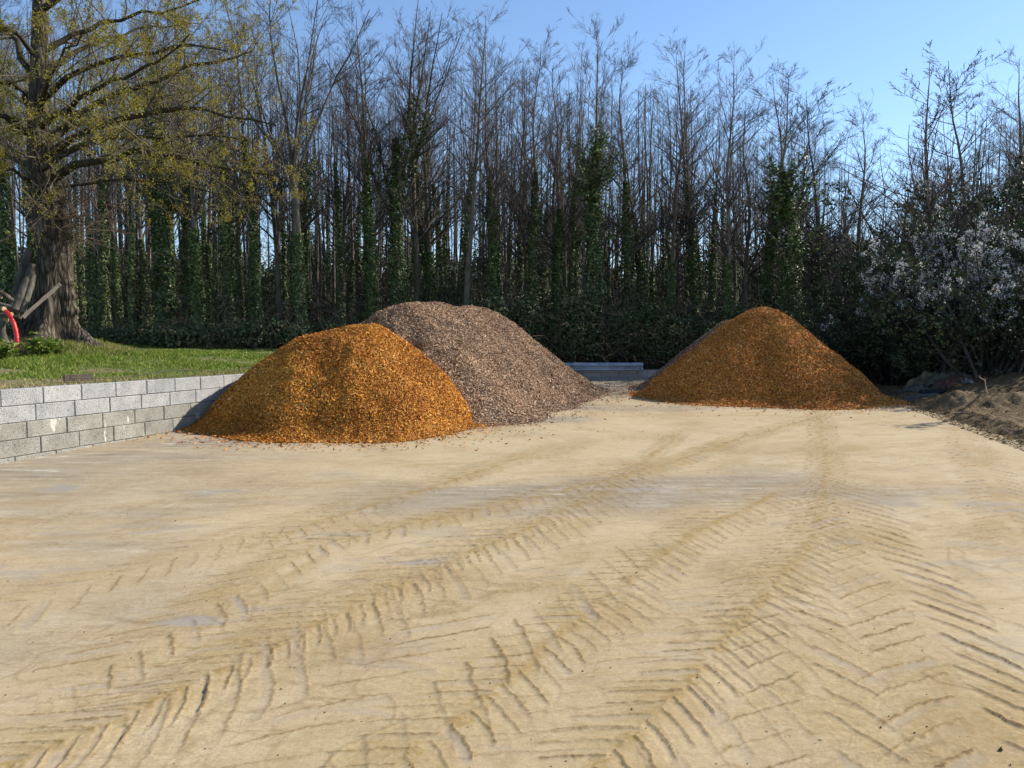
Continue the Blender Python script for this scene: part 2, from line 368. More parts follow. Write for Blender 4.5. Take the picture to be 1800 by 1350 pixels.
def slab_field(x, y, full=True):
    z = SLOPE*y
    h = .006*fbm(x*1.1, y*1.1, 51)+.002*fbm(x*4+y*1.2, y*5, 52)
    dirt = .12*np.clip(fbm(x*2.1, y*3.2, 53)+.1, 0, 1); bare = np.zeros_like(x); line = np.zeros_like(x)
    # smeared mud films drawn across by the tyres
    near = sstep(12, 5, y)
    sm = fbm(x*1.6+y*.6, y*9-x*2.0, 54, 4); h = h+.0018*sm*near
    dirt = dirt+.42*sstep(.08, .42, sm)*sstep(-.3, .3, fbm(x*.5, y*.5, 57))
    sm2 = fbm(x*2.4-y*1.1, y*10+x*3.0, 55, 4); bare = bare+.45*sstep(.22, .5, sm2)*near*sstep(-.1, .35, fbm(x*.6, y*.6, 58))
    for sx, sy, sd_, am in ((3.2, 6.5, 61, 1.), (5.5, 4.0, 65, .8), (9, 12, 68, .6)):          # torn little ridges and scratches
        wx = .8*fbm(x*2, y*2, sd_+1, 2)
        cr = np.clip(1-np.abs(fbm(x*sx*.5+wx, y*sy*.5+wx, sd_, 3))*17, 0, 1)
        cr = cr*sstep(.0, .3, fbm(x*1.5, y*1.5, sd_+2)+.02)*sstep(8, 5.5, y)*am
        h = h+.0022*cr; line = np.maximum(line, .55*cr*noise2(x*18, y*18, sd_+3)); dirt = np.maximum(dirt, .45*cr)
    if full:
        for pts, wd, p, k, amp, sd_, fine, yr, patch in TR:
            hh, dd, bb, ll = lug_track(x, y, curve_y(pts), wd, p, k, amp, sd_, 0, yr, patch, fine)
            st = {12: .5, 15: .75, 17: .75, 28: 1., 25: .6, 19: .9, 18: 1., 13: 1.1, 29: .9, 30: .8}.get(sd_, 1.); hh, dd, bb, ll = hh*st, dd*st, bb*st, ll*st
            h = h+hh; dirt = np.maximum(dirt, dd); bare = np.maximum(bare*(1-dd), bb); line = np.maximum(line, ll)
    # scuffed patches where the concrete shows
    for px, py, sx, sy, a in [(95, 858, .35, .22, .9), (390, 865, .4, .2, .8), (700, 985, .45, .12, .8), (1140, 862, .5, .18, .8), (1560, 885, .6, .3, .5), (1750, 890, .5, .3, .6),
                              (1480, 955, .2, .16, .7), (360, 1095, .28, .1, .8), (440, 1080, .07, .16, .7), (220, 930, .9, .25, .5), (60, 1000, .5, .25, .5), (1740, 1000, .5, .3, .4), (600, 940, .3, .12, .5)]:
        c = gnd(px, py)
        q = np.exp(-((x-c[0])/sx)**2-((y-c[1])/sy)**2)
        bare = np.maximum(bare, a*sstep(.25, .8, q*(.55+1.5*fbm(x*4+y*2, y*17-x*3, 71, 5))))
    nw = sstep(4.2, .4, x-wallX(y))*sstep(3.5, 7, y)
    conc = np.clip(nw*(.75+.6*fbm(x*.8, y*2, 72)), 0, 1)                 # cleaner concrete by the wall
    conc = np.maximum(conc, .85*sstep(-.02, .4, fbm(x*.35+5, y*.6, 73)+.25*sstep(3, 7, x)+.1*sstep(-1, -4, x)))
    far = sstep(13, 17, y); conc = np.maximum(conc, far*.8)
    return z+h*(1-.6*nw)+.004, np.clip(dirt, 0, 1)*(1-.6*nw), np.clip(bare, 0, 1), conc, np.clip(line, 0, 1)*(1-.7*nw)
ya = []; y = 1.9
while y < 20.12:
    ya.append(y); y += max(.006, .74*y*y/(740*1.55))
ya = np.array(ya+[20.12])
tc_ = np.concatenate([np.linspace(-1, -.001, 20, endpoint=False), np.linspace(0, 1, 570), np.linspace(1.001, 2, 20)])
def slab_row_x(y):
    L = wallX(y)-.05; Rr = np.minimum(edgeX(y)+.75, 60); fl = np.maximum(-.75*y, L+.02); fr = np.minimum(.75*y, Rr-.02)
    t = tc_
    return np.where(t < 0, L+(fl-L)*(t+1), np.where(t > 1, fr+(Rr-fr)*(t-1), fl+(fr-fl)*t))
SX = np.stack([slab_row_x(v) for v in ya]); SY = np.repeat(ya[:, None], SX.shape[1], 1)
SZ, sd1, sb1, sc1, sl1 = slab_field(SX, SY)
def slab_mat():
    m, nt, b = mat('sandy_concrete', .93, .15)
    gm = N(nt, 'ShaderNodeNewGeometry'); P = gm.outputs['Position']
    at_ = N(nt, 'ShaderNodeAttribute', attribute_name='marks'); sp = N(nt, 'ShaderNodeSeparateColor'); nt.links.new(at_.outputs['Color'], sp.inputs[0])
    n = N(nt, 'ShaderNodeTexNoise', i_Scale=1.3, i_Detail=6.0, i_Roughness=.6); nt.links.new(P, n.inputs[0])
    sand = ramp(nt, [(.3, (.36, .272, .158)), (.5, (.425, .334, .202)), (.72, (.455, .368, .236))], n.outputs[0]).outputs[0]
    mp = N(nt, 'ShaderNodeMapping'); mp.inputs['Scale'].default_value = (1.2, 5, 1); mp.inputs['Rotation'].default_value = (0, 0, R(8)); nt.links.new(P, mp.inputs[0])
    n3 = N(nt, 'ShaderNodeTexNoise', i_Scale=1.6, i_Detail=8.0, i_Roughness=.7); nt.links.new(mp.outputs[0], n3.inputs[0])
    conc = ramp(nt, [(.3, (.175, .14, .105)), (.47, (.265, .222, .168)), (.58, (.31, .27, .212)), (.66, (.47, .44, .38))], n3.outputs[0]).outputs[0]
    fade = ramp(nt, [(.35, (0, 0, 0)), (.65, (1, 1, 1))], n3.outputs[0]).outputs[0]
    c = mix(nt, sand, conc, sp.outputs[2])
    mp2 = N(nt, 'ShaderNodeMapping'); mp2.inputs['Scale'].default_value = (5, 16, 1); mp2.inputs['Rotation'].default_value = (0, 0, R(-14)); nt.links.new(P, mp2.inputs[0])
    st = N(nt, 'ShaderNodeTexNoise', i_Scale=1.5, i_Detail=9.0, i_Roughness=.72, i_Distortion=.8); nt.links.new(mp2.outputs[0], st.inputs[0])
    c = mix(nt, c, ramp(nt, [(.3, (.80, .77, .70)), (.48, (1, 1, 1)), (.7, (1.10, 1.11, 1.13))], st.outputs[0]).outputs[0], .85, 'MULTIPLY')
    gr = N(nt, 'ShaderNodeTexNoise', i_Scale=120.0, i_Detail=3.0); nt.links.new(P, gr.inputs[0])
    c = mix(nt, c, ramp(nt, [(.3, (.84, .83, .8)), (.7, (1.08, 1.08, 1.08))], gr.outputs[0]).outputs[0], 1., 'MULTIPLY')
    fz = N(nt, 'ShaderNodeTexNoise', i_Scale=42.0, i_Detail=4.0, i_Roughness=.7); nt.links.new(P, fz.inputs[0])
    fm = N(nt, 'ShaderNodeMapRange'); fm.inputs[1].default_value = .3; fm.inputs[2].default_value = .7; fm.inputs[3].default_value = .25; fm.inputs[4].default_value = 1.35; nt.links.new(fz.outputs[0], fm.inputs[0])
    dm = N(nt, 'ShaderNodeMath', operation='MULTIPLY', use_clamp=True); nt.links.new(sp.outputs[0], dm.inputs[0]); nt.links.new(fm.outputs[0], dm.inputs[1])
    lm = N(nt, 'ShaderNodeMath', operation='MULTIPLY', use_clamp=True); nt.links.new(at_.outputs['Alpha'], lm.inputs[0]); nt.links.new(fm.outputs[0], lm.inputs[1])
    pa = N(nt, 'ShaderNodeTexNoise', i_Scale=.9, i_Detail=3.0); nt.links.new(P, pa.inputs[0])
    pm_ = ramp(nt, [(.42, (0, 0, 0)), (.58, (1, 1, 1))], pa.outputs[0]).outputs[0]
    for sc_, rot, dis, seed_ in (((2.2, 9, 1), 12, 1.6, 0.), ((3.5, 6, 1), -38, 1.2, 7.), ((8, 3, 1), 20, 1.4, 13.)):       # hairline scratches and torn edges in the sand film
        m3 = N(nt, 'ShaderNodeMapping'); m3.inputs['Scale'].default_value = sc_; m3.inputs['Rotation'].default_value = (0, 0, R(rot)); m3.inputs['Location'].default_value = (seed_, seed_*2, 0)
        nt.links.new(P, m3.inputs[0]); ln = N(nt, 'ShaderNodeTexNoise', i_Scale=1.0, i_Detail=3.0, i_Roughness=.5, i_Distortion=dis); nt.links.new(m3.outputs[0], ln.inputs[0])
        lr = ramp(nt, [(.485, (0, 0, 0)), (.498, (.3, .3, .3)), (.502, (.3, .3, .3)), (.54, (0, 0, 0))], ln.outputs[0]).outputs[0]
        c = mix(nt, c, mix(nt, c, (.56, .50, .40), 1., 'MULTIPLY'), mix(nt, (0., 0., 0.), lr, pm_))
    c = mix(nt, c, (.265, .175, .062), dm.outputs[0])
    c = mix(nt, c, (.27, .238, .20), sp.outputs[1])
    c = mix(nt, c, (.15, .098, .042), lm.outputs[0])
    pk = N(nt, 'ShaderNodeTexNoise', i_Scale=34.0, i_Detail=1.0); nt.links.new(P, pk.inputs[0])
    c = mix(nt, c, (.10, .075, .05), ramp(nt, [(.775, (0, 0, 0)), (.80, (.8, .8, .8))], pk.outputs[0]).outputs[0])
    nt.links.new(c, b.inputs['Base Color'])
    bn = N(nt, 'ShaderNodeTexNoise', i_Scale=38.0, i_Detail=7.0, i_Roughness=.7); nt.links.new(P, bn.inputs[0])
    bump(nt, b, bn.outputs[0], .4, .007)
    return m
M['slab'] = slab_mat()
marks = np.stack([sd1, sb1, sc1, sl1], -1).reshape(-1, 4)
o = mesh_np('yard_slab', np.stack([SX, SY, SZ], -1), grid_faces(*SX.shape), M['slab'], smooth=True, attrs={'marks': marks}); o['kind'] = 'structure'
# the yard goes on behind the camera
yb = np.linspace(-25, 1.9, 60); xb = np.stack([np.linspace(wallX(v)-.05, edgeX(v)+.75, 60) for v in yb]); yb = np.repeat(yb[:, None], 60, 1)
z2, a2, b2, c2, l2 = slab_field(xb, yb, False)
o = mesh_np('yard_slab', np.stack([xb, yb, z2-.002], -1), grid_faces(60, 60), M['slab'], smooth=True,
            attrs={'marks': np.stack([a2, b2, c2, l2], -1).reshape(-1, 4)}); o['kind'] = 'structure'

# ------------------------------------------------------------------ compost bank at the right
def comp_h(x, y):
    e = x-edgeX(y)+.10*fbm(x*1.5, y*1.5, 81)
    h = -.03+.10*sstep(-.1, .5, e)+.20*sstep(.3, 2.4, e)
    for cx, cy, r, hh in [(7.95, 13.1, .42, .24), (8.35, 12.45, .45, .20), (9.3, 13.3, .7, .12), (9.4, 11.2, .9, .16), (10.5, 13.5, 1.4, .25), (8.3, 10.4, .7, .1), (10.6, 15.5, 1.2, .2), (11.8, 11.5, 1.1, .3)]:
        h = h+hh*np.exp(-((x-cx)**2+(y-cy)**2)/r**2*1.2)
    amp = sstep(-.05, .3, e)
    h = h+amp*(.07*fbm(x*2.2, y*2.2, 82)+.05*fbm(x*8, y*8, 83)+.03*fbm(x*19, y*19, 84))
    return np.clip(SLOPE*y+h, terr(x, y)+.012*(e > .1)-.03*(e <= .1), 9)
ey = np.linspace(2, 19.5, 230); ee = np.concatenate([np.linspace(-.25, 2.5, 85), np.linspace(2.55, 12, 60)])
BX = edgeX(ey)[:, None]+ee[None]; BY = np.repeat(ey[:, None], len(ee), 1)
M['compost'] = noise_mat('compost', [(.3, (.075, .05, .023)), (.5, (.15, .10, .048)), (.7, (.22, .155, .077))], 6, bscale=45, bst=.9, bdist=.03)
o = mesh_np('soil_bank', np.stack([BX, BY, comp_h(BX, BY)], -1), grid_faces(*BX.shape), M['compost'], smooth=True); o['kind'] = 'structure'

# ------------------------------------------------------------------ block walls
def block_mesh(L, h, d, name='block'):
    bm = bmesh.new(); bmesh.ops.create_cube(bm, size=1)
    bmesh.ops.scale(bm, vec=(L, d, h), verts=bm.verts)
    bmesh.ops.bevel(bm, geom=bm.edges[:], offset=.006, segments=1, affect='EDGES')
    me = bpy.data.meshes.new(name); bm.to_mesh(me); bm.free(); return me
def block_wall(name, label, origin, dirv, s0, s1, ztop, courses, Lb, Hc, mats, phase, depth=.2, seed=1, skip=None):
    rr = random.Random(seed)
    d = Vector((dirv[0], dirv[1], 0)).normalized(); nrm = Vector((d.y, -d.x, 0))     # face towards the yard
    root = empty(name, (origin[0], origin[1], 0)); tag(root, label, 'wall')
    cache = {}
    ang = math.atan2(d.y, d.x)
    for c in range(courses):
        s = s0-((s0-phase[c]) % Lb)
        while s < s1:
            a, b_ = max(s, s0), min(s+Lb, s1)
            if b_-a > .06 and not (skip and skip(c, a, b_)):
                g_ = .007+.006*rr.random()
                key = (round(b_-a-g_, 2), c == 0)
                if key not in cache:
                    me = block_mesh(key[0], Hc-.006, depth); me.materials.append(mats[c]); cache[key] = {}
                    cache[key][mats[c].name] = me
                if mats[c].name not in cache[key]:
                    me = list(cache[key].values())[0].copy(); me.materials[0] = mats[c]; cache[key][mats[c].name] = me
                o = bpy.data.objects.new('block', cache[key][mats[c].name]); COL.objects.link(o); o.parent = root
                p = d*((a+b_)/2)-nrm*(depth/2+rr.uniform(-.003, .004))
                o.location = (p.x, p.y, ztop-Hc*(c+.5)+rr.uniform(-.0015, .0015)); o.rotation_euler = (rr.uniform(-.004, .004), 0, ang+rr.uniform(-.003, .003))
            s += Lb
    V = []
    for s in (s0+.01, s1-.01):
        for q in (.014, depth-.02):
            for z in (ztop-Hc*courses, ztop-.012):
                p = d*s-nrm*q; V.append((p.x, p.y, z))
    mesh_np('mortar', V, np.array([[0, 1, 5, 4], [2, 6, 7, 3], [1, 3, 7, 5], [0, 2, 3, 1], [4, 5, 7, 6], [0, 4, 6, 2]]), M['mortar'], root)
    return root
B, BL = M['block'], M['block_low']
block_wall('retaining_wall', 'long grey concrete block retaining wall holding back the grass bank', (-5.6, 8.09), (.301, .954), -9.5, 12.6, 1.02, 5, .52, .19,
           [B, B, BL, BL, BL], [.511, .408, .289, .456, .13], seed=3)
yb0 = 20.1; zt = SLOPE*yb0+.275
block_wall('low_block_wall', 'low pale block wall at the far end of the yard, under the steel rail', (-1.7, yb0), (1, -.006), 0, 11.5, zt, 2, .5, .2,
           [M['block_far']]*2, [.12, .37], seed=4)

# guard rail lying along the far wall
def guard_rail():
    L = 4.3; x1 = at(1130, 650, 20)[0]; root = empty('guard_rail', (x1-L, 20.03, zt-.045)); root.rotation_euler = (0, 0, -.006)
    tag(root, 'galvanised steel W-beam guard rail lying along the far low block wall', 'guard rail')
    prof = [(0, 0), (.0, .02), (-.075, .06), (-.075, .095), (.0, .135), (.0, .165), (-.075, .205), (-.075, .24), (0, .28), (0, .30)]
    xs = np.linspace(0, L, 30); n = len(prof); V = []
    for th in (0, .006):
        for x in xs:
            for (py, pz) in prof: V.append((x, py+th, pz*.8))
    V = np.array(V); f1 = grid_faces(30, n); f2 = f1[:, ::-1]+30*n
    beam = mesh_np('beam', V, np.concatenate([f1, f2]), M['steel'], root)
    for x in (L-.06, L-.28):
        for z in (.06, .17):
            a = np.arange(10)*2*math.pi/10
            V = np.concatenate([np.stack([x+.014*np.cos(a), np.full(10, -.082), z+.014*np.sin(a)], 1), np.stack([x+.014*np.cos(a), np.full(10, -.045), z+.014*np.sin(a)], 1)])
            i = np.arange(10); j = (i+1) % 10
            me = mesh_np('bolt', V, [np.stack([i, j, j+10, i+10], 1), np.arange(10)[None, ::-1]], M['mortar'], beam)
guard_rail()

# ------------------------------------------------------------------ wood chip heaps
def chip_mat(name, stops, dark):
    m, nt, b = mat(name, .8, .25)
    gm = N(nt, 'ShaderNodeNewGeometry')
    c = ramp(nt, stops, gm.outputs['Random Per Island']).outputs[0]
    n = N(nt, 'ShaderNodeTexNoise', i_Scale=.9, i_Detail=4.0); nt.links.new(gm.outputs['Position'], n.inputs[0])
    c = mix(nt, c, ramp(nt, [(.35, dark), (.62, (1.05, 1.05, 1.05))], n.outputs[0]).outputs[0], 1., 'MULTIPLY')
    nt.links.new(c, b.inputs['Base Color']); return m
def heap_field(ridges, seed, rough=.05):
    """ridges: polylines of (x,y,height); straight flanks at the angle of repose, rounded tops"""
    def f(x, y, raw=False):
        h = np.full(np.shape(x), -9.)
        for rl, sl, rnd in ridges:
            for (a, b_) in zip(rl[:-1], rl[1:]) if len(rl) > 1 else [(rl[0], rl[0])]:
                a = np.array(a); b_ = np.array(b_); ab = b_[:2]-a[:2]; L2 = max((ab**2).sum(), 1e-6)
                t = np.clip(((x-a[0])*ab[0]+(y-a[1])*ab[1])/L2, 0, 1)
                dd = np.hypot(x-(a[0]+t*ab[0]), y-(a[1]+t*ab[1])); H = a[2]+(b_[2]-a[2])*t
                ang = np.arctan2(y-a[1], x-a[0])
                dd = dd*(1+.05*np.sin(ang*3+seed)+.03*np.sin(ang*7+seed*2))
                h = np.maximum(h, H-sl*(np.sqrt(dd*dd+rnd*rnd)-rnd))
        if raw: return h
        # toe spreads out, surface gullies and lumps
        h = h+rough*(1.6*fbm(x*1.1, y*1.1, seed)+1.1*fbm(x*3.3, y*3.3, seed+3)+.7*fbm(x*9, y*9, seed+6))
        return np.where(h < .28, .28*np.exp((h-.28)/.20)-.02*np.exp(-(h+.1)), h)-.012
    return f
def base_z(x, y): return np.maximum(SLOPE*np.clip(y, 0, 20.1)-.002, np.where(wallX(y)-.2 > x, bankz(x, y), -9))
def make_heap(name, label, ridges, box, nchips, seed, stops, dark, body, size=(.028, .062), rough=.05, second=None, spill=2200):
    f = heap_field(ridges, seed, rough); g = np.random.default_rng(seed)
    cx, cy = (box[0]+box[1])/2, (box[2]+box[3])/2; cz = SLOPE*cy
    root = empty(name, (cx, cy, cz)); tag(root, label, 'chip heap', 'heaps of wood chips in the yard')
    O = np.array([cx, cy, cz])
    xs = np.linspace(box[0], box[1], 100); ys_ = np.linspace(box[2], box[3], 100); X, Y = np.meshgrid(xs, ys_)
    Z = np.where(f(X, Y) > -.03, SLOPE*Y+f(X, Y)-.014, SLOPE*Y-.08)
    Z = np.maximum(Z, SLOPE*Y-.06)
    mesh_np('heap_body', np.stack([X, Y, Z], -1).reshape(-1, 3)-O, grid_faces(100, 100), body, root, smooth=True)
    # chips lying on it
    x = g.uniform(box[0], box[1], nchips*4); y = g.uniform(box[2], box[3], nchips*4)
    h = f(x, y); ok = (h > .0)
    # fewer on the far flank that nobody sees
    x, y, h = x[ok], y[ok], h[ok]
    e = .03; gx = (f(x+e, y)-f(x-e, y))/(2*e); gy = (f(x, y+e)-f(x, y-e))/(2*e)
    keep = g.random(len(x)) < np.where(gy < -.25, .08, 1.); keep &= (np.cumsum(keep) <= nchips)
    x, y, h, gx, gy = x[keep], y[keep], h[keep], gx[keep], gy[keep]
    n = unit(np.stack([-gx, -gy, np.ones_like(gx)], 1))
    fx = (x-box[0])/(box[1]-box[0])*99; fy = (y-box[2])/(box[3]-box[2])*99; ix = np.clip(fx.astype(int), 0, 98); iy = np.clip(fy.astype(int), 0, 98); fx = fx-ix; fy = fy-iy
    zs = (Z[iy, ix]*(1-fx)+Z[iy, ix+1]*fx)*(1-fy)+(Z[iy+1, ix]*(1-fx)+Z[iy+1, ix+1]*fx)*fy
    C = np.stack([x, y, np.maximum(zs, SLOPE*y)+.003], 1)
    # spilled round the toe
    xs2 = g.uniform(box[0]-.3, box[1]+.3, 20000); ys2 = g.uniform(box[2]-.3, min(box[3], 20.), 20000); h2 = f(xs2, ys2)
    hr = f(xs2, ys2, True); dens = .9*np.exp(np.minimum(hr+.2, 0)/.16)+.10*np.exp(np.minimum(hr+.2, 0)/.6); ok = (h2 < .0) & (g.random(20000) < dens) & (xs2 > wallX(ys2)+.03)
    xs2, ys2 = xs2[ok][:spill], ys2[ok][:spill]
    C = np.concatenate([C, np.stack([xs2, ys2, SLOPE*ys2+.008], 1)]); n = np.concatenate([n, np.tile([0, 0, 1.], (len(xs2), 1))])
    m_ = len(C); rv = g.normal(size=(m_, 3)); a = unit(rv-(rv*n).sum(1, keepdims=True)*n*.62); b_ = unit(np.cross(n, a)+g.normal(size=(m_, 3))*.5)
    L = g.uniform(*size, m_)*np.where(g.random(m_) < .06, 2.0, 1); wd = g.uniform(.007, .016, m_)*(L/.05)**.3; th = g.uniform(.003, .011, m_)
    C = C+n*g.uniform(-.002, .016, m_)[:, None]
    L, wd, th = L[:, None], wd[:, None], th[:, None]
    t_ = g.uniform(-.25, .25, (m_, 1)); V = np.stack([C-a*L/2+n*th, C+a*L/2+n*th, C+a*L*t_+b_*wd, C-a*L*t_-b_*wd], 1)-O
    i = np.arange(m_)[:, None]*4
    Fc = np.concatenate([i+np.array([q]) for q in ([0, 1, 2], [0, 3, 1])])
    o = mesh_np('wood_chips', V.reshape(-1, 3), Fc, chip_mat(name+'_chips', stops, dark), root); o['kind'] = 'stuff'
    return root, f
ORANGE = [(0, (.20, .06, .009)), (.3, (.42, .145, .016)), (.65, (.58, .24, .029)), (.94, (.68, .35, .062)), (1, (.72, .5, .2))]
BROWNO = [(0, (.20, .062, .012)), (.3, (.45, .16, .025)), (.7, (.64, .255, .044)), (.96, (.7, .35, .09)), (1, (.6, .44, .26))]
GREYB = [(0, (.12, .068, .038)), (.3, (.27, .16, .09)), (.7, (.44, .275, .16)), (.93, (.55, .38, .24)), (1, (.68, .57, .45))]
nb = lambda n, a, b_: noise_mat(n, [(.3, a), (.7, b_)], 30, bscale=60, bst=1., bdist=.03)
bo, bb, bgr = nb('orange_chip_body', (.2, .07, .01), (.45, .185, .024)), nb('brown_chip_body', (.14, .05, .011), (.34, .13, .026)), nb('grey_chip_body', (.13, .078, .045), (.33, .205, .12))
make_heap('wood_chip_heap', 'bright orange wood chip heap beside the concrete block retaining wall', [([(-2.95, 11.65, 1.42), (-2.4, 11.7, 1.54)], 1.2, 1.0)],
          (-5.0, .3, 9.1, 14.2), 96000, 21, ORANGE, (.7, .62, .56), bo, rough=.042)
make_heap('wood_chip_heap', 'largest heap, of greyish brown wood chips behind the bright orange heap', [([(-2.05, 13.9, 1.88), (-1.9, 14.3, 1.92), (-1.4, 15.5, 1.93), (-.75, 17.0, 1.9)], .80, .42), ([(-.45, 16.3, 1.6)], .78, .3), ([(-1.45, 13.05, 1.42), (-1.2, 13.9, 1.6)], .80, .35)],
          (-6, 3.2, 9.9, 20.0), 104000, 33, GREYB, (.72, .7, .68), bgr, rough=.05, spill=2600)
make_heap('wood_chip_heap', 'rusty brown conical wood chip heap standing alone at the right', [([(5.3, 15.75, 1.86)], .96, .55), ([(5.0, 15.5, 1.3), (5.9, 15.4, 1.3)], .92, .35)],
          (2.0, 8.8, 12.2, 19.2), 84000, 45, BROWNO, (.78, .74, .7), bb, rough=.04)
make_heap('wood_chip_heap', 'grey brown wood chip heap mostly hidden behind the rusty conical heap', [([(5.15, 17.5, 1.62), (5.9, 17.6, 1.5)], .88, .3)],
          (1.9, 8.8, 14.6, 20.0), 20000, 57, GREYB, (.72, .7, .68), bgr, rough=.045, spill=400)

# ------------------------------------------------------------------ bare woodland trees
def ivy_on(P, Rd, h0, h1, n, g, bulge=.10, size=(.045, .085), lump=1.0):
    """leaves clothing a stem between two heights"""
    zs = P[0, :, 2]; z = h0+(h1-h0)*g.random(n)**1.15
    cx = np.interp(z, zs, P[0, :, 0]); cy = np.interp(z, zs, P[0, :, 1]); r = np.interp(z, zs, Rd[0])
    a = g.uniform(0, 2*math.pi, n)
    lum = noise2(a*1.6+z*.3, z*1.7, int(g.integers(0, 999)))
    rr = r+bulge*(.15+1.5*lum*lum*lump)*(.35+.65*g.random(n))*sstep(h1, h1-1.5, z)+.015
    nrm = np.stack([np.cos(a), np.sin(a), .35+0*a], 1)+g.normal(size=(n, 3))*.45
    return leaves(np.stack([cx+rr*np.cos(a), cy+rr*np.sin(a), z], 1), nrm, g.uniform(*size, n), g, .85)
def pole_tree(seed, kind):
    g = np.random.default_rng(seed)
    k = 16; H = 10.; z = np.linspace(0, H, k)
    wx = np.convolve(np.cumsum(g.normal(size=k))*.04, [.25, .5, .25], 'same'); wy = np.convolve(np.cumsum(g.normal(size=k))*.04, [.25, .5, .25], 'same'); wx[-1] = wx[-2]; wy[-1] = wy[-2]
    P = np.stack([wx*np.linspace(0, 1, k)*1.6, wy*np.linspace(0, 1, k)*1.6, z], 1)[None]
    r0 = {'thin': .056, 'vase': .15}.get(kind, .098)
    Rd = (r0*(1-np.linspace(0, 1, k)**.75*.95)+.05*np.exp(-z/.25))[None]
    if kind == 'pole':
        a = spawn(P, Rd, 44, (.32, .98), (R(24), R(48)), (.18, .42), 6, .30, .08, (.34, .58), g, .22, tipshort=.74)
        b = spawn(*a, 7, (.2, .97), (R(18), R(45)), (.28, .6), 4, .25, .08, (.38, .52), g, .35, rmin=.0036)
        c = spawn(*b, 7, (.15, 1.), (R(18), R(48)), (.4, .85), 3, .2, .10, (.45, .6), g, .55, rmin=.0027)
        sets = [(a[0], a[1], 4), (b[0], b[1], 3), (c[0], c[1], 3)]
    elif kind == 'vase':
        P = P[:, :9]; Rd = Rd[:, :9]
        a = spawn(P[:, 4:9], Rd[:, 4:9], 8, (.45, 1.), (R(14), R(36)), (2.1, 2.9), 9, .28, .06, (.5, .72), g, .2, tipshort=.25)
        a2 = spawn(*a, 7, (.2, .9), (R(22), R(48)), (.3, .55), 6, .25, .09, (.42, .62), g, .25)
        b = spawn(*a2, 6, (.15, .95), (R(22), R(50)), (.3, .6), 4, .2, .1, (.45, .6), g, .4, rmin=.0042)
        c = spawn(*b, 6, (.15, 1.), (R(22), R(55)), (.35, .75), 3, .15, .12, (.5, .7), g, .6, rmin=.0033)
        sets = [(a[0], a[1], 6), (a2[0], a2[1], 4), (b[0], b[1], 3), (c[0], c[1], 3)]
    elif kind == 'open':
        a = spawn(P, Rd, 40, (.20, .98), (R(38), R(62)), (.28, .48), 8, .7, .07, (.42, .68), g, .2, tipshort=.80)
        b = spawn(*a, 7, (.2, .95), (R(25), R(55)), (.25, .55), 5, .45, .10, (.45, .65), g, .35, rmin=.007)
        c = spawn(*b, 5, (.15, 1.), (R(25), R(55)), (.3, .7), 3, .35, .12, (.5, .7), g, .6, rmin=.006)
        sets = [(a[0], a[1], 5), (b[0], b[1], 3), (c[0], c[1], 3)]
    else:
        a = spawn(P, Rd, 28, (.42, .99), (R(22), R(46)), (.10, .26), 5, .35, .10, (.3, .5), g, .3, tipshort=.55)
        b = spawn(*a, 6, (.2, 1.), (R(20), R(48)), (.3, .65), 3, .25, .12, (.5, .7), g, .5, rmin=.0033)
        sets = [(a[0], a[1], 3), (b[0], b[1], 3)]
    # dead low side twigs
    q = spawn(P, Rd, 20, (.05, .5), (R(50), R(100)), (.05, .14), 5, -.1, .16, (.1, .18), g, .4)
    q2 = spawn(*q, 4, (.2, 1.), (R(25), R(60)), (.3, .6), 3, 0, .15, (.5, .7), g, .6, rmin=.003)
    sets += [(q[0], q[1], 3), (q2[0], q2[1], 3)]
    tw = tubes(sets); tk = tubes([(P, Rd, 8)])
    vs = {}
    for nm, h1, n, bl in (('low', 3.4, 2600, .06), ('high', 6.0, 4600, .085), ('heavy', 6.8, 7600, .19)):
        if kind == 'thin' and nm == 'heavy': continue
        V, Fq = ivy_on(P, Rd, 0, h1, n if kind != 'thin' else n//2, g, bl if kind != 'thin' else bl*.7)
        if nm == 'heavy' and kind in ('pole', 'vase'):
            sel = a[0][a[0][:, 0, 2] < 7.2]
            if len(sel):
                C = along(sel, 1800, g, 0, .55)+g.normal(size=(1800, 3))*.07
                V2, F2 = leaves(C, g.normal(size=(1800, 3))+[0, 0, .4], g.uniform(.06, .11, 1800), g, .85); Fq = np.concatenate([Fq, F2+len(V)]); V = np.concatenate([V, V2])
        vs[nm] = mesh_data('ivy', V, Fq, M['ivy'])
    return {'trunk': mesh_data('trunk', *tk, M['bark'], True), 'crown': mesh_data('crown', *tw, M['twig_red'] if seed % 3 == 0 else M['twig'], True), 'ivy': vs}
def mesh_data(name, V, Fq, m, smooth=False):
    o = mesh_np(name, V, Fq, m, None, smooth); me = o.data; bpy.data.objects.remove(o); return me
VAR = {'pole': [pole_tree(100+i, 'pole') for i in range(5)], 'vase': [pole_tree(200+i, 'vase') for i in range(2)],
       'open': [pole_tree(300+i, 'open') for i in range(2)], 'thin': [pole_tree(400+i, 'thin') for i in range(4)]}
VARH = {'pole': 10., 'vase': 12.0, 'open': 10.0, 'thin': 10.}
for kd in ('vase', 'open'):
    VARH[kd] = np.mean([max(v.co.z for v in q['crown'].vertices) for q in VAR[kd]])
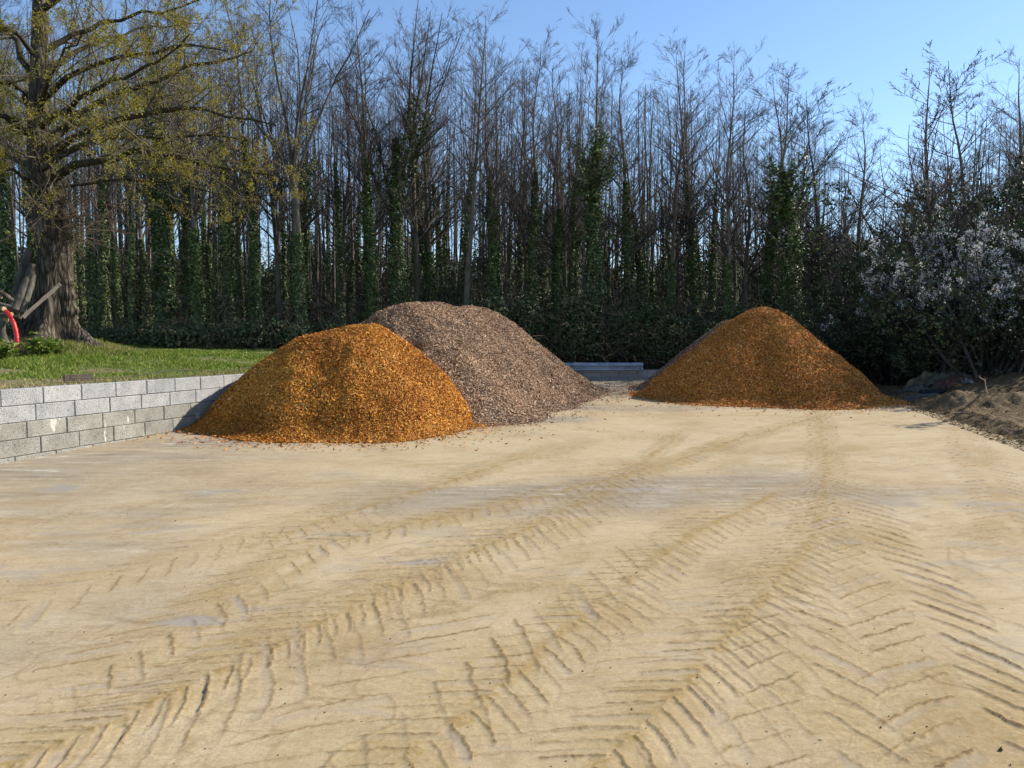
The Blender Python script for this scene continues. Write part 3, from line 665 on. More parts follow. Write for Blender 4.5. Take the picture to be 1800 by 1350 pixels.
def put_tree(px, Y, topy, kind, var, ivy, label, group, girth=1., spread=None, lean=(0, 0), rz=None):
    p = at(px, 600, Y); x = p[0]; zb = float(terr(x, Y)); H = at(px, topy, Y)[2]-zb
    s = H/VARH[kind]; v = VAR[kind][var % len(VAR[kind])]
    if spread is None: spread = girth*s**.5
    root = empty('tree', (x, Y, zb-.05), rz if rz is not None else rng.uniform(0, 6.28), (spread, spread, s))
    root.rotation_euler[0] = lean[0]; root.rotation_euler[1] = lean[1]
    tag(root, label, 'tree', group)
    for nm in ('crown', 'trunk'):
        o = bpy.data.objects.new(nm, v[nm]); COL.objects.link(o); o.parent = root
    tr_o = o
    if ivy and ivy in v['ivy']:
        o = bpy.data.objects.new('ivy', v['ivy'][ivy]); COL.objects.link(o); o.parent = tr_o
    return root
FR = 'trees along the front of the wood'
hero = [
 (22, 20.5, -140, 'pole', 0, 'high', 'ivy-clad tree partly hidden behind the oak trunk at the left edge'),
 (165, 21.0, -60, 'thin', 1, 'low', 'thin straight bare tree just right of the oak trunk'),
 (232, 20.6, -70, 'thin', 2, 'low', 'thin pale-stemmed tree rising from brambles right of the oak'),
 (292, 21.3, -40, 'pole', 1, 'heavy', 'bushy ivy-laden tree between the oak and the dark forked trunk'),
 (348, 19.8, -30, 'pole', 2, 'low', 'dark bare trunk standing at the edge of the grass under the oak branches'),
 (400, 21.4, -20, 'thin', 0, 'high', 'slim leaning ivy stem beside the dark trunk at the grass edge'),
 (455, 22.4, -10, 'pole', 3, 'high', 'ivy-wrapped tree just left of the tall wide-crowned tree'),
 (530, 20.4, -45, 'vase', 0, 'low', 'tallest wide-crowned bare tree, forking into a broad V above the orange heap'),
 (600, 23.5, 60, 'thin', 3, 'high', 'slender ivied tree right of the wide-crowned forked tree'),
 (655, 22.0, 50, 'pole', 4, 'high', 'ivied bare tree rising behind the left end of the grey brown heap'),
 (700, 22.8, 25, 'vase', 1, 'heavy', 'many-stemmed bare tree with thick ivy above the grey brown heap top'),
 (760, 24.5, 70, 'pole', 1, 'low', 'bare tree between the many-stemmed tree and the straight tall one'),
 (818, 21.6, 12, 'pole', 0, None, 'straight tall bare tree with a narrow pointed crown and no ivy'),
 (872, 22.6, 65, 'pole', 2, 'high', 'dark ivy-clad tree just right of the straight pointed tree'),
 (935, 23.0, 62, 'pole', 3, 'high', 'bare tree with dense upright twigs left of the bramble thicket middle'),
 (1000, 24.0, 90, 'thin', 2, 'high', 'slim bare tree rising over the middle of the bramble thicket'),
 (1045, 22.6, 78, 'pole', 4, 'heavy', 'tree with very thick ivy forking high above the bramble thicket'),
 (1105, 23.2, 95, 'pole', 1, 'high', 'bare tree above the steel rail, ivy halfway up its stem'),
 (1180, 23.0, 100, 'pole', 3, 'low', 'slender many-branched tree right of the steel rail end'),
 (1225, 24.2, 95, 'pole', 0, 'high', 'ivied tree just left of the dark trunk behind the rusty heap'),
 (1278, 21.8, 92, 'pole', 2, 'low', 'dark stout bare trunk rising left of the rusty heap peak'),
 (1345, 23.8, 140, 'pole', 3, 'high', 'bare tree directly above the peak of the rusty heap'),
 (1395, 21.6, 125, 'pole', 4, 'heavy', 'tree with big dark clumps of ivy right of the rusty heap peak'),
 (1440, 23.0, 118, 'open', 1, 'low', 'fan-crowned bare tree behind the right flank of the rusty heap'),
 (1500, 23.8, 190, 'pole', 1, 'low', 'shorter bare tree at the gap in the treetops on the right'),
 (1545, 24.8, 235, 'thin', 3, None, 'lowest bare tree in the gap left of the two open-crowned trees'),
 (1625, 19.5, 72, 'open', 0, None, 'open-crowned bare tree with upswept curving branches, left of a matching pair'),
 (1702, 20.5, 58, 'open', 1, None, 'open-crowned bare tree, right of a matching pair above the blossom'),
 (1792, 21.5, 90, 'pole', 0, 'low', 'reddish bare tree rising behind the dark thicket at the right edge'),
]
for i, (px, Y, ty, kd, vr, iv, lb) in enumerate(hero):
    gi = {'thin': 1.0, 'pole': 1.05, 'vase': .95, 'open': 1.0}[kd]
    put_tree(px, Y, ty, kd, vr, iv, lb, FR, gi, lean=(rng.normal()*.012, rng.normal()*.02), spread=1.22*gi if kd != 'open' else 1.25)
prof = [(-300, -60), (450, 0), (600, 60), (720, 50), (900, 85), (1050, 105), (1200, 120), (1400, 150), (1480, 215), (1560, 270), (1640, 190), (1800, 130), (2300, 60)]
def zone(px):
    for lim, t in ((260, 'behind the oak'), (560, 'behind the grass bank and orange heap'), (830, 'behind the grey brown heap'), (1140, 'behind the bramble thicket'),
                   (1500, 'behind the rusty conical heap'), (9999, 'behind the blossom and thicket')):
        if px < lim: return t
bgr_ = np.random.default_rng(99); cnt = 0
for row, (Y0, n, lo, hi) in enumerate([(24.6, 36, -150, 1980), (27.5, 50, -150, 1950), (32, 58, -130, 1930), (38, 58, -110, 1910), (46, 54, -90, 1890)]):
    for i in range(n):
        px = lo+(hi-lo)*(i+bgr_.uniform(.1, .9))/n; Y = Y0+bgr_.uniform(-1.6, 1.8)
        ty = np.interp(px, [a for a, _ in prof], [b for _, b in prof])+bgr_.uniform(0, 90)+row*12
        if 1480 < px < 1580: ty += 40
        kd = 'pole' if bgr_.random() < (.55, .4, .3, .2, .15)[row] else 'thin'
        iv = ['low', 'high', 'high', 'low', None, 'high', 'heavy'][bgr_.integers(0, 7)]; ws = {'low': 'with low ivy', 'high': 'ivied to mid height', 'heavy': 'with thick ivy', None: 'without ivy'}[iv]
        put_tree(px, Y, ty, kd, int(bgr_.integers(0, 9)), iv, ('stout' if kd == 'pole' else 'slender')+' tree '+ws+', '+['near', 'second', 'third', 'fourth', 'far'][row]+' rank '+zone(px), 'trees deep in the wood '+zone(px), bgr_.uniform(.8, 1.15),
                 lean=(bgr_.normal()*.02, bgr_.normal()*.025), spread=bgr_.uniform(1.05, 1.55))
        cnt += 1
def far_wood():
    g = np.random.default_rng(321); n = 430; px = g.uniform(-120, 1920, n); Y = g.uniform(33, 64, n); k = 7
    ty = np.interp(px, [a for a, _ in prof], [b for _, b in prof])+g.uniform(20, 190, n)
    P = np.empty((n, k, 3))
    for i in range(n):
        x = at(px[i], 600, Y[i])[0]; z0 = float(terr(x, Y[i])); z1 = at(px[i], ty[i], Y[i])[2]
        P[i] = np.stack([np.full(k, x), np.full(k, Y[i]), np.linspace(z0-.1, z1, k)], 1)+np.cumsum(g.normal(size=(k, 3))*[.10, .10, 0], 0)
    Rd = g.uniform(.05, .11, n)[:, None]*np.linspace(1, .12, k)[None]
    a = spawn(P, Rd, 8, (.3, .98), (R(22), R(48)), (.10, .26), 4, .3, .08, (.25, .42), g, .3, tipshort=.6)
    b = spawn(*a, 3, (.2, 1.), (R(20), R(45)), (.35, .7), 2, .2, .1, (.5, .7), g, .5, rmin=.007)
    V, Fq = tubes([(P, Rd, 5), (a[0], a[1], 3), (b[0], b[1], 3)])
    o = mesh_np('far_wood', V, Fq, M['twig'], None, True); o['kind'] = 'stuff'; o['label'] = 'mass of thin bare trunks and twigs at the back of the wood'
far_wood()
# a few trees out of frame to the right that shade the bank
for px, Y, ty in [(1900, 22, 90), (2060, 23.5, 80)]:
    put_tree(px, Y, ty, 'pole', int(px), 'high', 'tree out beyond the right edge of the dark thicket', 'trees beyond the right edge', spread=1.1)

# ------------------------------------------------------------------ brambles, thicket, blossom
def lump_leaves(g, lumps, n, size, shell=(.55, 1.03), up=.3):
    w_ = np.array([l[3]*l[4]+l[3]*l[5]+l[4]*l[5] for l in lumps]); i = g.choice(len(lumps), n, p=w_/w_.sum())
    Lm = np.array(lumps)[i]; d = unit(g.normal(size=(n, 3))); d[:, 2] = np.where(d[:, 2] < -.5, -d[:, 2], d[:, 2])
    s = shell[0]+(shell[1]-shell[0])*g.random(n)**.45
    s = s*(1+.14*fbm(d[:, 0]*4+i*3.1, d[:, 1]*4+d[:, 2]*3, 5))
    C = Lm[:, :3]+d*Lm[:, 3:6]*s[:, None]; ok = C[:, 2] > .02
    return leaves(C[ok], (d+[0, 0, up]+g.normal(size=(n, 3))*.55)[ok], g.uniform(*size, ok.sum()), g, .8)
def bramble_mesh(seed, W, D, H, nl, size=(.05, .095), ncane=60):
    g = np.random.default_rng(seed)
    lumps = []
    for _ in range(11):
        x, y = g.uniform(-.5, .5)*W, g.uniform(-.5, .5)*D; h = H*g.uniform(.45, .8); lumps.append((x, y, h*.55, W*.24, D*.34, h*.62))
    V, Fq = lump_leaves(g, lumps, nl, size)
    # canes arching out
    n = ncane; b = np.stack([g.uniform(-.5, .5, n)*W, g.uniform(-.5, .45, n)*D, np.zeros(n)], 1); k = 7
    P = np.empty((n, k, 3)); P[:, 0] = b; d = unit(np.stack([g.normal(size=n)*.4, g.normal(size=n)*.4-.25, np.ones(n)], 1)); p = b
    L = g.uniform(.6, 1.35, n)*H*1.1
    for j in range(1, k):
        d = unit(d+g.normal(size=(n, 3))*.16+[0, 0, -.16]); p = p+d*(L/(k-1))[:, None]; p[:, 2] = np.maximum(p[:, 2], .03); P[:, j] = p
    Rd = np.full((n, 1), .006)*np.linspace(1.2, .5, k)[None]
    t = spawn(P, Rd, 3, (.3, 1.), (R(30), R(70)), (.15, .4), 4, -.3, .15, (.6, .8), g, .5)
    cv = tubes([(P, Rd, 3), (t[0], t[1], 3)])
    return mesh_data('leaves', V, Fq, M['bramble']), mesh_data('canes', *cv, M['cane'], True)
BR = [bramble_mesh(500+i, 2.4, 1.6, 2.2, 9000) for i in range(3)]
BRL = [bramble_mesh(520+i, 2.0, 1.2, .8, 3200, ncane=110) for i in range(2)]
def put_bramble(x, Y, var, sc, label, group, low=False, zoff=0):
    z = float(terr(x, Y))+zoff; lm, cm = (BRL if low else BR)[var % (2 if low else 3)]
    root = empty('bramble_bush', (x, Y, z-.05), rng.uniform(-.5, .5), sc); tag(root, label, 'bramble', group)
    for nm, me in (('leaves', lm), ('canes', cm)):
        o = bpy.data.objects.new(nm, me); COL.objects.link(o); o.parent = root
for px, Y, ty, lb in [(800, 22.3, 530, 'dark bramble bush at the right shoulder of the grey brown heap'), (880, 21.6, 517, 'tall dark bramble bush behind the sloping end of the grey brown heap'),
                      (965, 21.7, 522, 'dark leafy bramble bush above the left part of the steel rail'), (1045, 21.5, 514, 'highest bramble bush above the middle of the steel rail'),
                      (1120, 21.7, 520, 'dark bramble bush behind the right end of the steel rail'), (1190, 21.6, 542, 'green bramble bush between the steel rail and the rusty heap'),
                      (1260, 21.4, 548, 'bright green bramble bush at the left shoulder of the rusty heap'), (1420, 21.4, 545, 'leafy bramble bush just right of the rusty heap peak'),
                      (1490, 20.6, 560, 'bramble bush in shade at the right flank of the rusty heap'), (1340, 21.9, 530, 'bramble bush hidden behind the rusty heap peak')]:
    p = at(px, ty, Y); H = p[2]-float(terr(p[0], Y)); put_bramble(p[0], Y, int(px/7), (1.05, 1., H/2.05), lb, 'bramble thicket behind the yard')
for px, Y, ty, lb in [(170, 20.6, 568, 'low tangled bramble right of the oak roots'), (235, 20.4, 572, 'low dead-caned bramble along the far grass edge'), (300, 20.2, 566, 'low bramble below the bushy ivy-laden tree'),
                      (372, 20.0, 560, 'low bramble at the foot of the dark grass-edge trunk'), (430, 20.3, 552, 'rounded leafy bramble mound at the far grass edge'), (490, 20.2, 556, 'bramble mound beside the left shoulder of the orange heap'),
                      (560, 20.8, 552, 'bramble bush behind the top of the orange heap'), (640, 21.5, 545, 'bramble bush between the orange and grey brown heap tops'), (60, 20.8, 566, 'low bramble behind the oak trunk')]:
    p = at(px, ty, Y); H = p[2]-float(terr(p[0], Y)); put_bramble(p[0], Y, int(px/7), (1.0, 1., max(H, .5)/.72), lb, 'low brambles along the grass edge', True)
ug = np.random.default_rng(5)
for i in range(46):       # undergrowth among the trunks
    Y = [26, 31, 38, 47][i % 4]+ug.uniform(-1.5, 1.5); px = -150+2100*(i+.5)/46+ug.uniform(-30, 30)
    if px < 720 and Y < 35: Y += 9
    x = at(px, 600, Y)[0]; put_bramble(x, Y, i, (1.9, 1.6, ug.uniform(.8, 1.5)), 'dark undergrowth bush among the trunks '+zone(px), 'undergrowth in the wood '+zone(px))

def far_thicket():
    for i in range(34):
        px = -120+2040*(i+.5)/34+ug.uniform(-25, 25); Y = ug.uniform(49, 56); x = at(px, 600, Y)[0]
        put_bramble(x, Y, i, (2.4, 1.8, ug.uniform(2.6, 4.0)), 'tall bush far back in the wood '+zone(px), 'bushes at the far side of the wood '+zone(px))
far_thicket()
M['dark_twig'] = noise_mat('dark_twig', [(.3, (.025, .02, .018)), (.7, (.07, .058, .05))], 3, rnd=.25)
def shrub(seed, H, W, nst, leafn, blos, ls=(.05, .08)):
    g = np.random.default_rng(seed)
    P0 = np.zeros((1, 2, 3)); P0[0, 1, 2] = .12; R0 = np.full((1, 2), .05)
    a = spawn(P0, R0, nst, (0, 1), (R(5), R(55)), (.75*H, 1.15*H), 9, .25, .10, (.5, .9), g, .2, absl=True, tipshort=0)
    a[0][..., :2] += g.normal(size=(nst, 1, 2))*W*.16
    b = spawn(*a, 8, (.15, .95), (R(30), R(75)), (.22, .45), 6, .12, .13, (.35, .55), g, .3)
    c = spawn(*b, 6, (.15, 1.), (R(30), R(75)), (.25, .55), 4, .05, .15, (.45, .65), g, .5, rmin=.005)
    d = spawn(*c, 2, (.2, 1.), (R(30), R(75)), (.4, .8), 3, .0, .15, (.5, .7), g, .6, rmin=.004)
    cr = tubes([(a[0], a[1], 5), (b[0], b[1], 3), (c[0], c[1], 3), (d[0], d[1], 3)])
    out = {'branches': mesh_data('branches', *cr, M['dark_twig'], True)}
    if leafn:
        C = along(c[0], leafn, g, .1, 1.)+g.normal(size=(leafn, 3))*.05; C = C[C[:, 2] > .05]
        out['leaves'] = mesh_data('leaves', *leaves(C, g.normal(size=C.shape)+[0, 0, .4], g.uniform(*ls, len(C)), g, .8), M['bramble'])
    if blos:
        C = np.concatenate([along(c[0], blos//2, g, .3, 1.), along(d[0], blos-blos//2, g, .0, 1.)])+g.normal(size=(blos, 3))*.02
        C = C[(C[:, 2] > 1.5+.5*np.sin(C[:, 0]*3)*np.cos(C[:, 1]*2.3))]
        out['blossom'] = mesh_data('blossom', *leaves(C, g.normal(size=C.shape), g.uniform(.018, .034, len(C)), g, .95), M['blossom'])
    return out
SH = {'thicket': [shrub(600+i, 3.6, 3., 20, 6000, 0) for i in range(2)], 'blackthorn': [shrub(620+i, 3.0, 2.6, 16, 1800, 13000) for i in range(2)]}
def put_shrub(px, Y, H, kind, var, label, group=None, sx=1., zoff=0):
    v = SH[kind][var % 2]; x = at(px, 600, Y)[0]; z = float(max(terr(x, Y), comp_h(np.array(x), np.array(Y)) if Y < 19 and x > edgeX(Y) else -9))
    s = H/(3.7 if kind == 'thicket' else 3.1)
    root = empty('blackthorn_bush' if kind == 'blackthorn' else 'thicket_shrub', (x, Y, z-.06+zoff), rng.uniform(0, 6.28), (sx*s, sx*s, s)); tag(root, label, 'bush', group)
    br_o = None
    for nm, me in v.items():
        o = bpy.data.objects.new(nm, me); COL.objects.link(o); o.parent = br_o or root
        if br_o is None: br_o = o
TG = 'dark thicket along the right side'
for px, Y, H, lb, sx in [(1500, 19.2, 2.6, 'low dark shrub where the thicket meets the right flank of the rusty heap', 1.2), (1560, 18.3, 3.2, 'dark shrub behind the debris and the first blossom', 1.2), (1610, 19.6, 4.2, 'dark shrub at the foot of the left open-crowned tree', 1.),
                         (1650, 17.8, 3.6, 'dark shrub right behind the crumpled tarpaulins', 1.2), (1715, 18.8, 4.9, 'tall dark shrub at the foot of the right open-crowned tree', 1.1), (1745, 17.2, 4.0, 'dark shrub behind the bare upright stick', 1.1),
                         (1800, 18.8, 5.5, 'highest dark shrub of the thicket at the right edge', 1.1), (1840, 18.8, 4.6, 'dark shrub cut by the right edge of the picture', 1.1), (1900, 19.2, 3.8, 'shrub just beyond the right edge of the picture', 1.1),
                         (1960, 19.6, 3.6, 'shrub farther beyond the right edge of the picture', 1.1), (1800, 16.4, 2.4, 'low twiggy shrub above the compost at the right edge', 1.1), (1590, 17.3, 1.9, 'low dark shrub behind the left end of the debris', 1.3),
                         (1700, 16.6, 2.1, 'low dark shrub behind the red tarpaulin', 1.3)]:
    put_shrub(px, Y, H, 'thicket', int(px/11), lb, TG, sx)
for i in range(28):       # bare saplings tangled among the trunks
    Y = [24, 28, 33, 40][i % 4]+ug.uniform(-1.2, 1.2); px = -80+1960*(i+.5)/28+ug.uniform(-25, 25)
    if px < 720 and Y < 30: Y += 9
    put_shrub(px, Y, ug.uniform(3.2, 5.2), 'thicket', i, 'tangled dark sapling clump among the trunks '+zone(px), 'sapling clumps in the wood '+zone(px), .8)
for px, Y, H, lb, sx in [(1612, 17.3, 2.9, 'leftmost blackthorn bush with white blossom, reaching toward the rusty heap', 1.0), (1650, 17.2, 4.2, 'tallest white-blossoming blackthorn, under the left open-crowned tree', .8),
                         (1705, 15.9, 3.4, 'densest white-blossoming blackthorn above the compost bank', .95), (1765, 15.3, 3.2, 'white-blossoming blackthorn near the right edge of the picture', .9),
                         (1815, 15.5, 2.9, 'white-blossoming blackthorn cut by the right edge of the picture', .9)]:
    put_shrub(px, Y, H, 'blackthorn', int(px/7), lb, 'blackthorn bushes in white blossom', sx)

# ------------------------------------------------------------------ the oak
def oak():
    g = np.random.default_rng(77); Y0 = 14.0
    root = empty('oak_tree', tuple(OAK-[0, 0, .12])); tag(root, 'massive old oak with flared trunk and yellow-green budding leaves on the left bank', 'tree')
    O = np.array(root.location)
    # trunk with flared roots
    ctr = [(93, 625), (93, 590), (96, 540), (98, 450), (88, 380), (76, 320), (66, 250), (68, 150), (70, 60), (72, -20), (80, -140), (95, -300)]
    rad = [.42, .38, .33, .30, .30, .265, .17, .15, .14, .125, .10, .04]
    C = np.array([at(a, b, Y0) for a, b in ctr])-O
    zz = np.concatenate([np.linspace(C[0, 2]-.45, 2.6, 110), np.linspace(2.65, C[-1, 2], 70)])
    na = 120; th = np.arange(na)*2*math.pi/na
    cx = np.interp(zz, C[:, 2], C[:, 0]); r = np.interp(zz, C[:, 2], rad)
    TH, Zg = np.meshgrid(th, zz); Rg = np.repeat(r[:, None], na, 1)
    lob = .5+.5*np.cos(TH*5+.6+.4*np.sin(TH*2)); hgt = np.clip(Zg-C[1, 2], -.16, 9)
    Rg = Rg*(1+(.06+.7*lob**2.2)*np.exp(-hgt/.24))+.03*np.cos(TH*5+1)*np.exp(-hgt/1.2)
    fis = np.abs(fbm(TH*9/math.pi*1.6+.4*fbm(TH*3, Zg*2, 5), Zg*1.6, 4, 3)); Rg = Rg-.05*np.clip(.35-fis, 0, 1)*sstep(.1, .25, Rg)
    bur = np.exp(-((np.angle(np.exp(1j*(TH+.15))))/.42)**2)
    for zc, am, sg in [(.75, .10, .12), (1.0, .09, .09), (1.25, .05, .09), (.3, .07, .1)]: Rg = Rg+am*bur*np.exp(-((Zg-zc)/sg)**2)*(.6+.8*noise2(TH*12, Zg*14, 6))
    for zc, am, sg in [(2.25, .10, .28)]: Rg = Rg+am*bur*np.exp(-((Zg-zc)/sg)**2)*(.4+1.0*noise2(TH*14, Zg*14, 7))
    V = np.stack([cx[:, None]+Rg*np.cos(TH), Rg*np.sin(TH), Zg], -1).reshape(-1, 3)
    n = len(zz); i = np.arange(n-1)[:, None]*na; j = np.arange(na)[None]; j2 = (j+1) % na
    mesh_np('trunk', V, np.stack([i+j, i+j2, i+na+j2, i+na+j], -1).reshape(-1, 4), M['oakbark'], root, smooth=True)
    # main limbs (points seen in the picture, with depth of their own)
    limbs = [([(82, 318), (112, 306), (170, 280), (230, 266), (290, 268), (340, 278), (400, 292), (480, 312)], .115, -1.0),
             ([(80, 290), (130, 256), (165, 244), (235, 239), (300, 241), (380, 236), (460, 252)], .095, .8),
             ([(78, 276), (130, 240), (200, 212), (270, 196), (335, 190), (400, 205), (490, 220)], .10, -2.2),
             ([(74, 265), (95, 232), (130, 208), (200, 170), (260, 145), (330, 120), (400, 105), (440, 88)], .12, 1.4),
             ([(70, 180), (120, 135), (180, 105), (260, 95), (330, 80), (400, 85)], .08, -1.4),
             ([(70, 95), (110, 70), (160, 45), (230, 25), (330, 15), (390, -8)], .08, .9),
             ([(75, 335), (150, 319), (240, 315), (330, 326), (400, 346), (455, 365)], .045, -.6),
             ([(70, 20), (140, -30), (230, -60), (340, -75), (420, -60)], .08, -1.0),
             ([(72, -60), (140, -120), (220, -170), (320, -190)], .07, 1.0),
             ([(60, 245), (30, 215), (-10, 200), (-90, 180), (-180, 190)], .10, -.8), ([(62, 145), (20, 62), (-40, 20), (-130, -20)], .09, .8),
             ([(62, 295), (20, 272), (-60, 255), (-160, 262)], .09, 1.2), ([(64, 105), (30, 50), (-30, 35), (-140, 30)], .07, -1.6),
             ([(62, 200), (30, 150), (-30, 130), (-120, 120)], .08, -2.0), ([(70, -40), (0, -100), (-90, -140), (-190, -150)], .08, -.4),
             ([(62, 330), (25, 300), (-20, 292), (-100, 300)], .06, -1.2),
             ([(70, 225), (110, 190), (180, 150), (260, 120), (340, 60)], .08, -2.8), ([(70, 130), (130, 90), (200, 60), (270, 45), (350, 40)], .07, 2.4),
             ([(80, 250), (140, 215), (220, 205), (300, 165), (390, 150)], .07, 2.8),
             ([(75, 300), (90, 280), (120, 262), (160, 258), (220, 230)], .06, -3.6), ([(70, 200), (80, 150), (100, 110), (140, 60)], .07, -3.4), ([(72, 240), (60, 190), (20, 170), (-20, 120)], .07, 3.2)]
    k = 12; Ps, Rs = [], []
    for pts, r0, dd in limbs:
        p = np.array([at(a, b, Y0+dd*(q/(len(pts)-1))**.9) for q, (a, b) in enumerate(pts)])-O
        t = np.linspace(0, len(pts)-1, k); q = np.stack([np.interp(t, np.arange(len(pts)), p[:, c]) for c in range(3)], 1)
        q[1:-1] = q[1:-1]*.6+.2*(q[:-2]+q[2:]); q[2:] += g.normal(size=(k-2, 3))*.03
        Ps.append(q); Rs.append(.8*r0*(1-np.linspace(0, 1, k)**.8*.84))
    P = np.array(Ps); Rd = np.array(Rs)
    a = spawn(P, Rd, 13, (.15, 1.), (R(25), R(65)), (.22, .48), 7, .12, .12, (.3, .5), g, .3, tipshort=.35)
    b = spawn(*a, 7, (.15, 1.), (R(30), R(70)), (.25, .55), 5, .12, .14, (.4, .6), g, .4, rmin=.0033)
    c = spawn(*b, 4, (.2, 1.), (R(30), R(70)), (.3, .6), 3, .12, .15, (.5, .7), g, .6, rmin=.004)
    V, Fq = tubes([(P, Rd, 10)]); limb_o = mesh_np('limbs', V, Fq, M['oaklimb'], root, smooth=True)
    V, Fq = tubes([(a[0], a[1], 5), (b[0], b[1], 3), (c[0], c[1], 3)]); mesh_np('branches', V, Fq, M['oaktwig'], limb_o, smooth=True)
    # opening leaves in little tufts at the twig ends
    allt = np.concatenate([c[0][:, -1], c[0][:, -1], b[0][:, -1], c[0][:, 1]]); allt = allt[g.random(len(allt)) < .8]
    C = np.repeat(allt, 3, 0); C = C+g.normal(size=C.shape)*.028
    V, Fq = leaves(C, g.normal(size=C.shape), g.uniform(.018, .038, len(C)), g, .7); mesh_np('leaves', V, Fq, M['oakleaf'], limb_o)
    # brown twiggy burr on the trunk
    bp = np.array([at(118, 420, Y0-.1), at(122, 385, Y0-.1), at(112, 355, Y0-.2)])-O
    P = np.stack([bp, bp+[.12, -.05, .05]], 1); Rd = np.full((3, 2), .012)
    d = spawn(P, Rd, 70, (0, 1), (R(10), R(100)), (.10, .5), 6, .1, .16, (.3, .6), g, .4, absl=True, tipshort=0)
    d[0][:] += g.normal(size=(len(d[0]), 1, 3))*[.06, .06, .12]
    e = spawn(*d, 4, (.2, 1.), (R(25), R(60)), (.25, .5), 3, .05, .15, (.5, .7), g, .6, rmin=.003)
    d2 = spawn(np.array([bp]), np.full((1, 3), .014), 26, (0, 1.), (R(60), R(100)), (.8, 1.9), 8, .0, .12, (.5, .7), g, .3, absl=True, tipshort=0)
    e2 = spawn(*d2, 7, (.2, 1.), (R(25), R(60)), (.2, .4), 4, .05, .15, (.5, .7), g, .6, rmin=.003)
    V, Fq = tubes([(d[0], d[1], 3), (e[0], e[1], 3), (d2[0], d2[1], 3), (e2[0], e2[1], 3)]); mesh_np('burr_twigs', V, Fq, M['burr'], root, smooth=True)
oak()

# ------------------------------------------------------------------ logs, planks and red pipe by the oak
def log(name, label, p0, p1, r0, r1, cat='log', group=None, bend=0, cutmat='cutwood', bark='log', seed=0):
    g = np.random.default_rng(seed+5); p0 = np.array(p0, float); p1 = np.array(p1, float); k = 10; t = np.linspace(0, 1, k)
    Pt = p0+(p1-p0)*t[:, None]; side = unit(np.cross(p1-p0, [0, 1, 0])); Pt = Pt+side*(bend*np.sin(t*math.pi))[:, None]+np.cumsum(g.normal(size=(k, 3))*.002, 0)
    root = empty(name, tuple(p0)); tag(root, label, cat, group); Pt = Pt-p0
    rr = np.linspace(r0, r1, k)*(1+.02*g.normal(size=k))
    V, Fq = tubes([(Pt[None], rr[None], 12)]); V = V+.04*r0*g.normal(size=V.shape)
    mesh_np('bark', V, Fq, M[bark], root, smooth=True)
    n = len(V)
    for ring, flip in ((V[:12], 1), (V[n-12:], 0)):
        c = ring.mean(0); ax = unit(c-(V[12:24] if flip else V[n-24:n-12]).mean(0)); r_ = (ring-c)*.97+c+ax*.004
        f = np.stack([np.arange(12), (np.arange(12)+1) % 12, np.full(12, 12)], 1)
        mesh_np('cut_end', np.concatenate([r_, (c+ax*.006)[None]]), f if not flip else f[:, ::-1], M[cutmat], root)
    return root
LG = 'logs leaning on and piled by the oak'
A = at
log('log', 'long weathered grey log leaning upright against the oak trunk', A(26, 545, 13.1), A(57, 466, 13.5), .072, .066, group=LG, cutmat='plank', seed=1)
log('log', 'dark thick log leaning behind the grey one at the oak', A(20, 545, 13.5), A(53, 440, 13.8), .085, .075, group=LG, cutmat='plank', seed=2)
log('log', 'short dark log leaning between the grey log and oak trunk', A(40, 550, 13.15), A(60, 484, 13.45), .055, .05, group=LG, cutmat='plank', seed=3)
log('log', 'thin dark log lying almost flat at the left edge, end toward the oak', A(-30, 495, 13.2), A(24, 530, 13.5), .05, .045, group=LG, seed=4)
log('log', 'grey branch lying flat above the red pipe', A(-25, 528, 13.0), A(29, 540, 13.1), .035, .028, group=LG, seed=5)
log('log', 'sawn log with pale round end just left of the red pipe top', A(-40, 548, 13.2), A(8, 543, 12.85), .05, .045, group=LG, seed=6)
log('log', 'short pale-ended log under the flat grey branch', A(-10, 560, 13.4), A(20, 552, 13.0), .04, .035, group=LG, seed=7)
log('log', 'slim pale-ended branch pointing right across the root of the oak', A(-5, 552, 13.3), A(33, 557, 13.0), .028, .024, group=LG, seed=8)
log('log', 'crooked pale log standing under the pile at the left edge', A(14, 606, 12.9), A(5, 566, 13.0), .06, .05, group=LG, bend=.05, seed=9)
log('log', 'brown log at the bottom of the pile by the left edge', A(-60, 575, 13.4), A(10, 563, 13.1), .07, .065, group=LG, seed=10)
for i, (a, b_, c, d_) in enumerate([((-8, 506), (3, 512), 13.4, 13.3), ((-20, 515), (2, 522), 13.5, 13.3)]):
    log('log', ['small pale log end highest in the pile at the left edge', 'small log just under the topmost pale one at the left edge'][i], A(a[0], a[1], c), A(b_[0], b_[1], d_), .03, .028, group=LG, seed=20+i)
